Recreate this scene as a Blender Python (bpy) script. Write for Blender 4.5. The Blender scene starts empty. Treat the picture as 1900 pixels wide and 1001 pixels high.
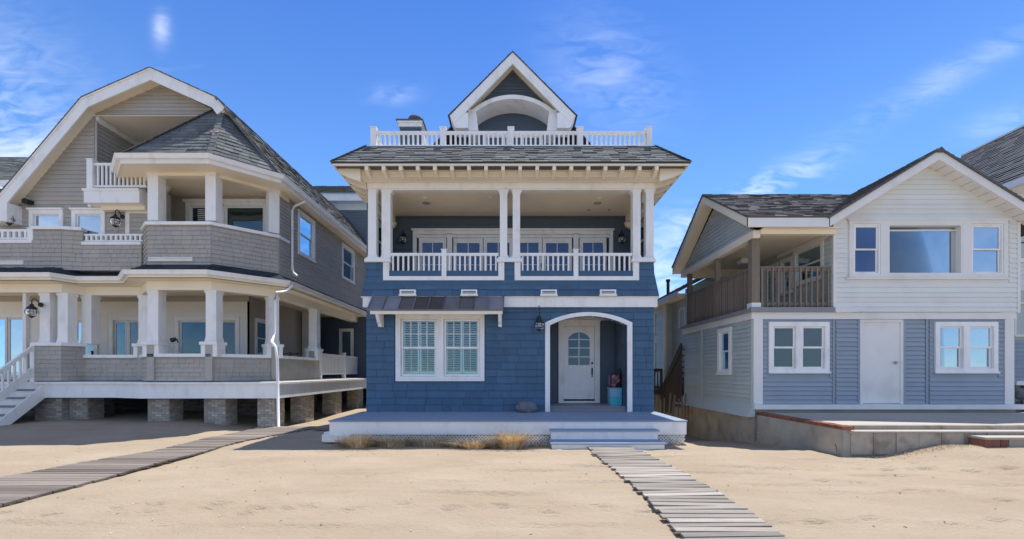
import bpy, math, random
import numpy as np
from mathutils import Vector, noise
R = random.Random(7)
S = bpy.context.scene
COL = S.collection
# ---------------------------------------------------------------- camera, light, sky
cam = bpy.data.cameras.new('camera'); co = bpy.data.objects.new('camera', cam); COL.objects.link(co)
co.location = (0, 0, 1.6); co.rotation_euler = (math.radians(90), 0, 0)
cam.lens = 16.0; cam.sensor_width = 36.0; cam.shift_y = 0.0997; cam.clip_end = 5000; cam.clip_start = 0.05
S.camera = co
SUN_EL, SUN_AZ = math.radians(70), math.radians(25)      # azimuth from +Y towards +X
sl = bpy.data.lights.new('sun', 'SUN'); sl.energy = 2.5; sl.angle = math.radians(0.6); sl.color = (1, .95, .87)
so = bpy.data.objects.new('sun', sl); COL.objects.link(so)
sd = Vector((math.sin(SUN_AZ)*math.cos(SUN_EL), math.cos(SUN_AZ)*math.cos(SUN_EL), math.sin(SUN_EL)))
so.rotation_euler = sd.to_track_quat('Z', 'Y').to_euler(); so.location = (20, 20, 40)
S.view_settings.view_transform = 'Standard'; S.view_settings.look = 'None'
S.view_settings.exposure = 1.3; S.view_settings.gamma = 1; S.view_settings.use_curve_mapping = False
W = bpy.data.worlds.new('World'); S.world = W; W.use_nodes = True
wt = W.node_tree; wn = wt.nodes; wl_ = wt.links
for n in list(wn): wn.remove(n)
def wnode(t, **k):
    n = wn.new(t)
    for a, b in k.items(): setattr(n, a, b)
    return n
sky = wnode('ShaderNodeTexSky', sky_type='NISHITA', sun_disc=False)
sky.sun_elevation = SUN_EL; sky.sun_rotation = SUN_AZ; sky.altitude = 0; sky.air_density = 0.6; sky.dust_density = 0.0; sky.ozone_density = 4.0
bg = wnode('ShaderNodeBackground'); bg.inputs[1].default_value = 0.15
out = wnode('ShaderNodeOutputWorld'); wl_.new(bg.outputs[0], out.inputs[0])
tc = wnode('ShaderNodeTexCoord')
sep = wnode('ShaderNodeSeparateXYZ'); wl_.new(tc.outputs['Generated'], sep.inputs[0])
def wm(op, a, b=None, c=None, clamp=False):
    n = wnode('ShaderNodeMath', operation=op); n.use_clamp = clamp
    for i, v in enumerate((a, b, c)):
        if v is None: continue
        if isinstance(v, (int, float)): n.inputs[i].default_value = v
        else: wl_.new(v, n.inputs[i])
    return n.outputs[0]
yy = wm('MAXIMUM', wm('ABSOLUTE', sep.outputs[1]), 0.05)
s_ = wm('DIVIDE', sep.outputs[0], yy); t_ = wm('DIVIDE', sep.outputs[2], yy)
front = wm('GREATER_THAN', sep.outputs[1], 0.0)
cmb = wnode('ShaderNodeCombineXYZ'); wl_.new(s_, cmb.inputs[0]); wl_.new(t_, cmb.inputs[1]); wl_.new(front, cmb.inputs[2])
def wnoise(scale, rot, sx, sy, detail=6, dist=.6):
    m = wnode('ShaderNodeMapping'); wl_.new(cmb.outputs[0], m.inputs[0])
    m.inputs['Rotation'].default_value = (0, 0, rot); m.inputs['Scale'].default_value = (sx, sy, 1)
    n = wnode('ShaderNodeTexNoise'); wl_.new(m.outputs[0], n.inputs[0])
    n.inputs['Scale'].default_value = scale; n.inputs['Detail'].default_value = detail; n.inputs['Distortion'].default_value = dist
    return n.outputs[0]
nz1 = wnoise(2.2, -.45, 1.0, 2.6); nz2 = wnoise(11, -.5, 1, 3.0, 12, 1.2)
# wisps of cirrus: centre (s,t), half length, half width, tilt, density
cl = None
for (cs, ct, a, b, ang, k) in [(-1.12,.52,.16,.24,.2,.32),(-.77,.755,.018,.034,0,.36),(.22,.66,.10,.13,1.0,.22),(.53,.390,.15,.030,.42,.75),(.42,.31,.09,.05,.3,.3),
                               (.98,.66,.30,.030,.5,.20),(1.08,.55,.10,.03,.3,.16),(-.26,.61,.05,.02,.1,.25),(-1.1,.35,.2,.2,0,.25),(.33,.18,.16,.12,0,.6)]:
    dx = wm('SUBTRACT', s_, cs); dy = wm('SUBTRACT', t_, ct)
    u = wm('DIVIDE', wm('ADD', wm('MULTIPLY', dx, math.cos(ang)), wm('MULTIPLY', dy, math.sin(ang))), a)
    v = wm('DIVIDE', wm('SUBTRACT', wm('MULTIPLY', dy, math.cos(ang)), wm('MULTIPLY', dx, math.sin(ang))), b)
    r2 = wm('ADD', wm('MULTIPLY', u, u), wm('MULTIPLY', v, v))
    g = wm('MULTIPLY', wm('POWER', 2.718, wm('MULTIPLY', r2, -1)), k)
    cl = g if cl is None else wm('ADD', cl, g)
mod = wm('MULTIPLY', wm('SUBTRACT', wm('ADD', wm('MULTIPLY', nz1, .55), wm('MULTIPLY', nz2, .45)), .40), 4.6, clamp=True)
cl = wm('MULTIPLY', cl, mod)
# thin cirrus; thicker unseen cloud behind the camera added as fill for shaded fronts
veil_fill = wm('SUBTRACT', .72, wm('MULTIPLY', wm('SUBTRACT', 1, front), .46))
cir_fill = wm('MULTIPLY', wm('SUBTRACT', nz1, veil_fill), .95, clamp=True)
cl = wm('ADD', cl, cir_fill, clamp=True)
gm = wnode('ShaderNodeMix', data_type='RGBA', blend_type='MULTIPLY'); gm.inputs[0].default_value = 1
wl_.new(sky.outputs[0], gm.inputs[6])
el = wnode('ShaderNodeMapRange'); wl_.new(sep.outputs[2], el.inputs[0]); el.inputs[1].default_value = .34; el.inputs[2].default_value = .66
tn = wnode('ShaderNodeMix', data_type='RGBA'); wl_.new(el.outputs[0], tn.inputs[0]); tn.inputs[6].default_value = (.50, .66, .75, 1); tn.inputs[7].default_value = (.30, .49, .74, 1); wl_.new(tn.outputs[2], gm.inputs[7])
hz = wnode('ShaderNodeMapRange'); wl_.new(sep.outputs[2], hz.inputs[0]); hz.inputs[1].default_value = 0; hz.inputs[2].default_value = .38; hz.inputs[3].default_value = .58; hz.inputs[4].default_value = 1
hm = wnode('ShaderNodeMix', data_type='RGBA', blend_type='MULTIPLY'); hm.inputs[0].default_value = 1; wl_.new(gm.outputs[2], hm.inputs[6]); wl_.new(hz.outputs[0], hm.inputs[7])
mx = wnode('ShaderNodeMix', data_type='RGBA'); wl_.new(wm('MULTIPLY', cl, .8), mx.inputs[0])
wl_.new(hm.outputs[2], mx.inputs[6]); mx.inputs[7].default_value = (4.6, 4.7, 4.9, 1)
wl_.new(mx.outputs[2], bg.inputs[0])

# ---------------------------------------------------------------- materials
def mat(name, col, rough=.7, var=.10, nscale=3.0, bump=.0, bscale=40, obj=.0, isl=.0, col2=None, stain=0, sscale=.8, metal=0, stretch=(1,1,1), spec=.4, hue=0):
    m = bpy.data.materials.new(name); m.use_nodes = True; t = m.node_tree; N = t.nodes; L = t.links
    p = N['Principled BSDF']; p.inputs['Roughness'].default_value = rough; p.inputs['Metallic'].default_value = metal
    p.inputs['Specular IOR Level'].default_value = spec
    g = N.new('ShaderNodeNewGeometry'); mp = N.new('ShaderNodeMapping'); L.new(g.outputs['Position'], mp.inputs[0]); mp.inputs['Scale'].default_value = stretch
    def noi(sc, det=5):
        n = N.new('ShaderNodeTexNoise'); L.new(mp.outputs[0], n.inputs[0]); n.inputs['Scale'].default_value = sc; n.inputs['Detail'].default_value = det; return n.outputs[0]
    def M(op, a, b):
        n = N.new('ShaderNodeMath'); n.operation = op
        for i, v in enumerate((a, b)):
            if isinstance(v, (int, float)): n.inputs[i].default_value = v
            else: L.new(v, n.inputs[i])
        return n.outputs[0]
    f = M('ADD', 1 - var, M('MULTIPLY', noi(nscale), 2*var))
    if obj:
        oi = N.new('ShaderNodeObjectInfo'); f = M('MULTIPLY', f, M('ADD', 1-obj, M('MULTIPLY', oi.outputs['Random'], 2*obj)))
    if isl: f = M('MULTIPLY', f, M('ADD', 1-isl, M('MULTIPLY', g.outputs['Random Per Island'], 2*isl)))
    c = N.new('ShaderNodeMix'); c.data_type = 'RGBA'; c.blend_type = 'MULTIPLY'; c.inputs[0].default_value = 1
    base = N.new('ShaderNodeMix'); base.data_type = 'RGBA'; base.inputs[6].default_value = (*col, 1); base.inputs[7].default_value = (*(col2 or col), 1)
    if col2:
        if isl: src = M('FRACT', M('MULTIPLY', g.outputs['Random Per Island'], 7.3), 0)
        elif obj: src = M('FRACT', M('MULTIPLY', oi.outputs['Random'], 7.3), 0)
        else:
            src = M('MULTIPLY', M('SUBTRACT', noi(sscale, 6), .35), 3); 
        L.new(src, base.inputs[0]); base.clamp_factor = True
    else: base.inputs[0].default_value = 0
    L.new(base.outputs[2], c.inputs[6]); L.new(f, c.inputs[7])
    last = c.outputs[2]
    if stain:
        s = N.new('ShaderNodeMapRange'); s.inputs[1].default_value = .52; s.inputs[2].default_value = .72; L.new(noi(sscale*1.7, 8), s.inputs[0])
        d = N.new('ShaderNodeMix'); d.data_type = 'RGBA'; d.blend_type = 'MULTIPLY'; L.new(M('MULTIPLY', s.outputs[0], stain), d.inputs[0]); L.new(last, d.inputs[6]); d.inputs[7].default_value = (.55, .5, .43, 1); last = d.outputs[2]
    L.new(last, p.inputs['Base Color'])
    if bump:
        b = N.new('ShaderNodeBump'); b.inputs['Strength'].default_value = bump; b.inputs['Distance'].default_value = .01; L.new(noi(bscale), b.inputs['Height']); L.new(b.outputs[0], p.inputs['Normal'])
    return m
MT = {}
MT['white'] = mat('white_paint', (.89,.87,.83), .5, .06, 5, .2, 60, stain=.28, sscale=2.2, stretch=(1,1,.5))
MT['white2'] = mat('older_white_paint', (.80,.77,.72), .6, .06, 2, .15, 50, stain=.25)
MT['cream'] = mat('cream_warm_glow', (.92,.82,.64), .6, .04, 1.5, stain=.1)  # cream paint, yellowed to carry the warm glow bounced under soffits
MT['blue'] = mat('blue_shingle_paint', (.060,.126,.205), .62, .14, 5, .5, 30, obj=.11, isl=.08, stain=.12, stretch=(1,1,.25))
MT['bluedark'] = mat('slate_blue_paint', (.085,.115,.150), .6, .1, 4, .3, 30, isl=.08)
MT['dark'] = mat('dark_soffit', (.05,.055,.06), .8)
MT['greysh'] = mat('grey_shingle_siding', (.43,.395,.345), .75, .12, 5, .4, 40, isl=.05, obj=.05, stretch=(1,1,.3))
MT['greywall'] = mat('plain_grey_wall', (.42,.38,.33), .75, .08)
MT['roof'] = mat('asphalt_shingle', (.115,.125,.125), .95, .25, 25, .6, 160, isl=.16, obj=0, col2=(.175,.18,.175))
MT['roofold'] = mat('weathered_asphalt_shingle', (.10,.098,.10), .95, .3, 20, .6, 120, isl=.2, col2=(.16,.15,.145))
MT['roofdark'] = mat('dark_asphalt_shingle', (.045,.055,.070), .9, .2, 20, .5, 120, isl=.25)
MT['rooftan'] = mat('replaced_shingle', (.42,.25,.15), .9)
MT['metalroof'] = mat('awning_metal_sheen', (.09,.072,.068), .45, .3, 2.2, .05, 30, obj=.2, metal=.35, col2=(.27,.28,.31), stretch=(1,2,2))  # brown metal; paler bluish panels paint its highlights into the colour
MT['deckgrey'] = mat('grey_deck_board', (.26,.26,.28), .7, .15, 6, .3, 60, obj=.08, stretch=(.15,4,1))
MT['decksky'] = mat('sky_tinted_deck_board', (.25,.31,.40), .6, .15, 6, .3, 60, obj=.08, stretch=(.15,4,1))  # grey-blue deck with the sky's reflection painted into the base colour
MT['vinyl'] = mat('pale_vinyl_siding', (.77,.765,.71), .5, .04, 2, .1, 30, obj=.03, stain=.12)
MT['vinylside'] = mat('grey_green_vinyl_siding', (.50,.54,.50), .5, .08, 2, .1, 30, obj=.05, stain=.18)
MT['vinylblue'] = mat('blue_grey_clapboard', (.31,.355,.405), .55, .08, 2, .1, 30, obj=.05, stain=.1)
MT['whitesid'] = mat('white_clapboard', (.84,.80,.72), .6, .05)
MT['wood'] = mat('weathered_wood', (.23,.18,.135), .85, .3, 6, .5, 50, obj=.18, stretch=(4,4,.5))
MT['wooddark'] = mat('brown_stained_wood', (.085,.06,.045), .85, .25, 6, .5, 50, obj=.2, stretch=(4,4,.5))
MT['plank'] = mat('bleached_plank', (.37,.335,.29), .85, .35, 7, .6, 60, obj=.28, col2=(.25,.22,.19), stretch=(.5,8,2), stain=.3, sscale=2)
MT['plankbrown'] = mat('grey_brown_plank', (.16,.13,.11), .8, .3, 7, .5, 60, obj=.28, col2=(.25,.215,.185), stretch=(.5,8,2), stain=.2, sscale=2)
MT['concrete'] = mat('old_concrete', (.48,.425,.345), .9, .2, 2, .6, 40, col2=(.33,.295,.245), stain=.6, sscale=1.4)
MT['block'] = mat('concrete_block', (.40,.345,.275), .9, .35, 5, .7, 50, obj=.18, stain=.95, sscale=2.0)
MT['slab'] = mat('terrace_slab', (.42,.38,.32), .9, .12, 3, .4, 60, stain=.2)
MT['brick'] = mat('red_brick', (.25,.10,.068), .85, .2, 10, .5, 90, obj=.22, stain=.3, sscale=5)
MT['pierbrick'] = mat('tan_pier_brick', (.50,.43,.34), .9, .15, 12, .5, 90, isl=.28, col2=(.36,.32,.29))
MT['darkbrick'] = mat('dark_brick', (.15,.115,.10), .9, .15, 12, .5, 90, isl=.35, col2=(.22,.19,.17))
MT['mortar'] = mat('mortar', (.30,.28,.25), .95, .1)
MT['black'] = mat('black_iron', (.018,.018,.02), .45, .1)
MT['steel'] = mat('dull_metal', (.35,.33,.30), .35, .1, metal=.8)
MT['teal'] = mat('teal_plastic', (.06,.42,.50), .4, .05)
MT['paleteal'] = mat('pale_translucent_plastic', (.16,.36,.52), .3, .05)
MT['stone'] = mat('grey_stone', (.16,.165,.18), .9, .25, 8, .6, 40, isl=.2)
MT['shutter'] = mat('shutter_white', (.88,.90,.86), .5, .03)
MT['terracotta'] = mat('chimney_pot', (.13,.10,.085), .8, .15)
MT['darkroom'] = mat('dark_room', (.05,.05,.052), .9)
MT['curtain'] = mat('pale_curtain', (.45,.47,.45), .9, .1, 3, stretch=(6,6,.3))
MT['chair'] = mat('dark_outdoor_cloth', (.02,.022,.025), .8)
MT['bulb'] = mat('pale_bulb_glass', (.6,.6,.58), .2)
def printed():
    m = bpy.data.materials.new('printed_bag'); m.use_nodes = True; t = m.node_tree; N = t.nodes
    n = N.new('ShaderNodeTexNoise'); n.inputs['Scale'].default_value = 7; g = N.new('ShaderNodeNewGeometry'); t.links.new(g.outputs['Position'], n.inputs[0])
    r = N.new('ShaderNodeValToRGB'); t.links.new(n.outputs[0], r.inputs[0])
    r.color_ramp.elements[0].position = .5; r.color_ramp.elements[0].color = (.02,.022,.03,1); r.color_ramp.elements[1].position = .58; r.color_ramp.elements[1].color = (.42,.10,.13,1)
    t.links.new(r.outputs[0], N['Principled BSDF'].inputs['Base Color']); N['Principled BSDF'].inputs['Roughness'].default_value = .35; return m
MT['print'] = printed()
def glass(name, dark, tint, fac, clear=False, trans=(.8,.9,.9), rough=.02, wav=.006):
    m = bpy.data.materials.new(name); m.use_nodes = True; t = m.node_tree; N = t.nodes; L = t.links
    N.remove(N['Principled BSDF']); o = N['Material Output']
    gl = N.new('ShaderNodeBsdfGlossy'); gl.inputs['Color'].default_value = (*tint, 1); gl.inputs['Roughness'].default_value = rough
    if clear: b = N.new('ShaderNodeBsdfTransparent'); b.inputs[0].default_value = (*trans, 1)
    else: b = N.new('ShaderNodeBsdfDiffuse'); b.inputs[0].default_value = (*dark, 1)
    mxs = N.new('ShaderNodeMixShader')
    lw = N.new('ShaderNodeFresnel'); lw.inputs[0].default_value = 1.45
    ad = N.new('ShaderNodeMath'); ad.operation = 'ADD'; ad.inputs[1].default_value = fac; ad.use_clamp = True; L.new(lw.outputs[0], ad.inputs[0])
    L.new(ad.outputs[0], mxs.inputs[0]); L.new(b.outputs[0], mxs.inputs[1]); L.new(gl.outputs[0], mxs.inputs[2]); L.new(mxs.outputs[0], o.inputs[0])
    g = N.new('ShaderNodeNewGeometry'); n = N.new('ShaderNodeTexNoise'); n.inputs['Scale'].default_value = 1.3; L.new(g.outputs['Position'], n.inputs[0])
    bp = N.new('ShaderNodeBump'); bp.inputs['Strength'].default_value = 1; bp.inputs['Distance'].default_value = wav; L.new(n.outputs[0], bp.inputs['Height']); L.new(bp.outputs[0], gl.inputs['Normal'])
    return m
MT['glass'] = glass('window_glass', (.035,.045,.05), (.42,.50,.56), .10)
MT['glassdk'] = glass('dark_window_glass', (.015,.02,.022), (.40,.60,.72), .09)
MT['glassblue'] = glass('balcony_door_glass', (.025,.03,.04), (.40,.50,.72), .12)
MT['glassclear'] = glass('clear_pane', 0, (.6,.85,1.0), .02, True, (.93,.97,.96))
MT['globe'] = glass('lantern_glass', 0, (1,1,1), .12, True, (.9,.9,.9))

def sandmat():
    m = bpy.data.materials.new('beach_sand'); m.use_nodes = True; t = m.node_tree; N = t.nodes; L = t.links
    p = N['Principled BSDF']; p.inputs['Roughness'].default_value = .95; p.inputs['Specular IOR Level'].default_value = .15
    g = N.new('ShaderNodeNewGeometry')
    def noi(sc, det, st=(1,1,1), rough=.6):
        mp = N.new('ShaderNodeMapping'); mp.inputs['Scale'].default_value = st; L.new(g.outputs['Position'], mp.inputs[0])
        n = N.new('ShaderNodeTexNoise'); n.inputs['Scale'].default_value = sc; n.inputs['Detail'].default_value = det; n.inputs['Roughness'].default_value = rough; L.new(mp.outputs[0], n.inputs[0]); return n.outputs[0]
    r = N.new('ShaderNodeValToRGB'); L.new(noi(.55, 8, (1,1.8,1)), r.inputs[0])
    r.color_ramp.elements[0].position = .3; r.color_ramp.elements[0].color = (.395,.315,.225,1)
    r.color_ramp.elements[1].position = .7; r.color_ramp.elements[1].color = (.475,.395,.295,1)
    r2 = N.new('ShaderNodeValToRGB'); L.new(noi(160, 4), r2.inputs[0])
    r2.color_ramp.elements[0].position = .3; r2.color_ramp.elements[0].color = (.80,.79,.77,1); r2.color_ramp.elements[1].position = .65; r2.color_ramp.elements[1].color = (1,1,1,1)
    mx = N.new('ShaderNodeMix'); mx.data_type='RGBA'; mx.blend_type='MULTIPLY'; mx.inputs[0].default_value=1; L.new(r.outputs[0], mx.inputs[6]); L.new(r2.outputs[0], mx.inputs[7])
    # dark specks of shell and weed
    v = N.new('ShaderNodeTexVoronoi'); v.inputs['Scale'].default_value = 5.5; L.new(g.outputs['Position'], v.inputs[0])
    sp = N.new('ShaderNodeMapRange'); sp.inputs[1].default_value = .035; sp.inputs[2].default_value = .06; sp.inputs[3].default_value = .55; sp.inputs[4].default_value = 0; L.new(v.outputs['Distance'], sp.inputs[0])
    mx2 = N.new('ShaderNodeMix'); mx2.data_type='RGBA'; L.new(sp.outputs[0], mx2.inputs[0]); L.new(mx.outputs[2], mx2.inputs[6]); mx2.inputs[7].default_value = (.16,.12,.09,1)
    L.new(mx2.outputs[2], p.inputs['Base Color'])
    b = N.new('ShaderNodeBump'); b.inputs['Strength'].default_value = .9; b.inputs['Distance'].default_value = .035
    ad = N.new('ShaderNodeMath'); ad.operation='ADD'; L.new(noi(14, 6, (1,2.2,1)), ad.inputs[0]); ml = N.new('ShaderNodeMath'); ml.operation='MULTIPLY'; ml.inputs[1].default_value=.35; L.new(noi(90,3), ml.inputs[0]); L.new(ml.outputs[0], ad.inputs[1])
    L.new(ad.outputs[0], b.inputs['Height']); L.new(b.outputs[0], p.inputs['Normal'])
    return m
MT['sand'] = sandmat()
MT['sea'] = mat('sea_water', (.02,.09,.14), .12, .2, .3, .6, .8)
MT['drygrass'] = mat('dry_beach_grass', (.66,.46,.23), .85, .2, 9, isl=.35, col2=(.85,.68,.42))
MT['brush'] = mat('grey_brown_brush', (.42,.32,.20), .9, .2, 9, isl=.35, col2=(.62,.48,.30))

# ---------------------------------------------------------------- mesh helpers
WLOC = {}
class Fr:                                     # a vertical plane: u along it, n outwards, z up
    def __init__(s, x, y, ux=1, uy=0, z=0):
        l = math.hypot(ux, uy); s.o = (x, y, z); s.u = (ux/l, uy/l); s.n = (uy/l, -ux/l)
    def __call__(s, u, w, z):
        return (s.o[0]+s.u[0]*u+s.n[0]*w, s.o[1]+s.u[1]*u+s.n[1]*w, s.o[2]+z)
def front(d): return Fr(0, d)
WORLD = lambda x, y, z: (x, y, z)
class MB:
    def __init__(s, fr=None): s.v = []; s.f = []; s.fr = fr or WORLD
    def box(s, a0, a1, b0, b1, c0, c1):       # with a frame: u, w(outward), z ; without: x, y, z
        k = len(s.v)
        for a, b, c in ((a0,b0,c0),(a1,b0,c0),(a1,b1,c0),(a0,b1,c0),(a0,b0,c1),(a1,b0,c1),(a1,b1,c1),(a0,b1,c1)): s.v.append(s.fr(a,b,c))
        for q in ((0,3,2,1),(4,5,6,7),(0,1,5,4),(1,2,6,5),(2,3,7,6),(3,0,4,7)): s.f.append(tuple(k+i for i in q))
        return s
    def hexa(s, pts):                         # 8 points: bottom ring, top ring
        k = len(s.v); s.v += [s.fr(*p) for p in pts]
        for q in ((0,3,2,1),(4,5,6,7),(0,1,5,4),(1,2,6,5),(2,3,7,6),(3,0,4,7)): s.f.append(tuple(k+i for i in q))
        return s
    def prism(s, pts, b0, b1):                # polygon in (u,z) extruded along w
        k = len(s.v); n = len(pts)
        for b in (b0, b1):
            for (a, c) in pts: s.v.append(s.fr(a, b, c))
        s.f.append(tuple(range(k, k+n))); s.f.append(tuple(range(k+2*n-1, k+n-1, -1)))
        for i in range(n): j = (i+1) % n; s.f.append((k+i, k+n+i, k+n+j, k+j))
        return s
    def strip(s, outer, inner, b0, b1):       # band between two polylines in (u,z)
        for i in range(len(outer)-1):
            s.prism([outer[i], outer[i+1], inner[i+1], inner[i]], b0, b1)
        return s
    def bar(s, p, q, w, h, up=(0,0,1)):
        p = Vector(p); q = Vector(q); d = (q-p).normalized(); sd_ = d.cross(Vector(up))
        if sd_.length < 1e-4: sd_ = Vector((1,0,0))
        sd_.normalize(); u2 = sd_.cross(d).normalized(); k = len(s.v)
        for e in (p, q):
            for a, b in ((-1,-1),(1,-1),(1,1),(-1,1)): s.v.append(s.fr(*(e + sd_*a*w/2 + u2*b*h/2)))
        for f in ((3,2,1,0),(4,5,6,7),(0,1,5,4),(1,2,6,5),(2,3,7,6),(3,0,4,7)): s.f.append(tuple(k+i for i in f))
        return s
    def tube(s, pts, r, n=8):
        pts = [Vector(p) for p in pts]; k = len(s.v); m = len(pts)
        rr = r if isinstance(r, (list, tuple)) else [r]*m
        for i, p in enumerate(pts):
            d = (pts[min(i+1, m-1)] - pts[max(i-1, 0)]).normalized(); a = d.cross(Vector((.123,.31,.9))).normalized(); b = d.cross(a)
            for j in range(n):
                t = 2*math.pi*j/n; s.v.append(s.fr(*(p + (a*math.cos(t)+b*math.sin(t))*rr[i])))
        for i in range(m-1):
            for j in range(n): j2 = (j+1) % n; s.f.append((k+i*n+j, k+i*n+j2, k+(i+1)*n+j2, k+(i+1)*n+j))
        s.f.append(tuple(k+j for j in range(n))); s.f.append(tuple(k+(m-1)*n+n-1-j for j in range(n)))
        return s
    def lathe(s, c, prof, n=12):
        k = len(s.v)
        for (r, z) in prof:
            for j in range(n): t = 2*math.pi*j/n; s.v.append(s.fr(c[0]+r*math.cos(t), c[1]+r*math.sin(t), c[2]+z))
        for i in range(len(prof)-1):
            for j in range(n): j2 = (j+1) % n; s.f.append((k+i*n+j, k+i*n+j2, k+(i+1)*n+j2, k+(i+1)*n+j))
        return s
    def poly(s, pts): k = len(s.v); s.v += [tuple(p) for p in pts]; s.f.append(tuple(range(k, k+len(pts)))); return s
    def build(s, name, m, parent, kind=None, smooth=False, label=None):
        return mk(name, s.v, s.f, m, parent, kind, smooth, label)
CACHE = {}
def mk(name, v, f, m, parent, kind=None, smooth=False, label=None):
    n = len(v)
    if n <= 400:
        c = [ (min(p[i] for p in v) + max(p[i] for p in v))/2 for i in range(3)]
        rel = [tuple(round(p[i]-c[i], 4) for i in range(3)) for p in v]
    else:
        a = np.array(v); c = ((a.min(0)+a.max(0))/2).tolist(); rel = [tuple(p) for p in (a-np.array(c))]
    key = (m, tuple(rel), len(f)) if n <= 16 else None
    me = CACHE.get(key) if key else None
    if me is None:
        me = bpy.data.meshes.new(name); me.from_pydata(rel, [], f); me.materials.append(MT[m])
        if smooth: me.polygons.foreach_set('use_smooth', [True]*len(me.polygons))
        if key: CACHE[key] = me
    o = bpy.data.objects.new(name, me); COL.objects.link(o)
    if parent is not None:
        o.parent = parent; w = WLOC[parent.name]; o.location = [c[i]-w[i] for i in range(3)]
    else: o.location = c
    WLOC[o.name] = tuple(c)
    if kind: o['kind'] = kind
    if label: o['label'] = label
    return o
def root(name, loc, label=None, cat=None, group=None):
    o = bpy.data.objects.new(name, None); COL.objects.link(o); o.location = loc; o.empty_display_size = .3; WLOC[o.name] = tuple(loc)
    if label: o['label'] = label
    if cat: o['category'] = cat
    if group: o['group'] = group
    return o
def tag(o, label, cat, group=None):
    o['label'] = label; o['category'] = cat
    if group: o['group'] = group
    return o
def box(name, m, parent, *c, fr=None, **k): return MB(fr).box(*c).build(name, m, parent, **k)

def wall_mb(mb, u0, u1, z0, z1, w0, w1, holes):
    us = sorted({u0, u1, *[max(u0, min(u1, h[i])) for h in holes for i in (0, 1)]}); zs = sorted({z0, z1, *[max(z0, min(z1, h[i])) for h in holes for i in (2, 3)]})
    for a, b in zip(us, us[1:]):
        run = None
        for c, d in zip(zs, zs[1:]):
            mid = ((a+b)/2, (c+d)/2)
            solid = not any(h[0] < mid[0] < h[1] and h[2] < mid[1] < h[3] for h in holes)
            if solid: run = (run[0], d) if run else (c, d)
            elif run: mb.box(a, b, w0, w1, *run); run = None
        if run: mb.box(a, b, w0, w1, *run)
    return mb
def scan(poly, z):
    xs = []
    for i in range(len(poly)):
        (x0, z0), (x1, z1) = poly[i], poly[(i+1) % len(poly)]
        if (z0 <= z < z1) or (z1 <= z < z0): xs.append(x0 + (x1-x0)*(z-z0)/(z1-z0))
    xs.sort(); return [(xs[i], xs[i+1]) for i in range(0, len(xs)-1, 2)]
def sub(iv, h0, h1):
    r = []
    for (a, b) in iv:
        if h1 <= a or h0 >= b: r.append((a, b)); continue
        if h0 > a: r.append((a, h0))
        if h1 < b: r.append((h1, b))
    return r
def courses(parent, name, m, fr, poly, holes=(), exp=.11, th=.016, widths=None, objs=True, off=None, rest='siding_courses', jog=.0, limit=None, th2=.004, rnd=None):
    """rows of boards (widths=None) or single shingles on a vertical plane; real wedges, one object each or one joined mesh"""
    rr = rnd or R; rest_mb = MB(fr); z0 = min(p[1] for p in poly); z1 = max(p[1] for p in poly); z = z0; off = off or (lambda z: 0); made = 0
    while z < z1 - .012:
        zt = min(z+exp, z1); lo = scan(poly, z+1e-4); hi = scan(poly, zt-1e-4)
        if not lo or not hi or len(lo) != len(hi): lo = hi = scan(poly, (z+zt)/2)
        segs = []
        for (a, b), (c, d) in zip(lo, hi):
            cur = [(a, b)]
            for h in holes:
                ov = min(zt, h[3]) - max(z, h[2])
                if ov > .35*exp: cur = sub(cur, h[0], h[1])
            for (p, q) in cur:
                segs.append((p, q, c if p == a else p, d if q == b else q))
        for (p, q, pt, qt) in segs:
            cuts = [p, q] if not widths else [p]
            if widths:
                while cuts[-1] < q - widths[0]*1.2: cuts.append(cuts[-1] + rr.uniform(*widths))
                if q - cuts[-1] < widths[0]*.5 and len(cuts) > 1: cuts.pop()
                cuts.append(q)
            for i in range(len(cuts)-1):
                g = .0035 if widths else 0
                a, b = cuts[i]+g, cuts[i+1]-g; at = pt+g if i == 0 else a; bt = qt-g if i == len(cuts)-2 else b
                if b-a < .02: continue
                if bt - at < .005: at = bt = (at+bt)/2; at -= .003; bt += .003
                a, b, at, bt = [round(x, 3) for x in (a, b, at, bt)]
                dz = rr.uniform(-jog, jog) if jog else 0; t = th + (rr.uniform(-.003, .003) if widths else 0); t = round(t, 3)
                o0, o1 = off(z), off(zt)
                pts = [(a,o0,z+dz),(b,o0,z+dz),(b,o0+t,z+dz),(a,o0+t,z+dz),(at,o1,zt),(bt,o1,zt),(bt,o1+th2,zt),(at,o1+th2,zt)]
                if objs and (limit is None or made < limit): MB(fr).hexa(pts).build(name, m, parent); made += 1
                else: rest_mb.hexa(pts)
        z = zt
    if rest_mb.v: rest_mb.build(rest, m, parent, kind='stuff')
    return made
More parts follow.
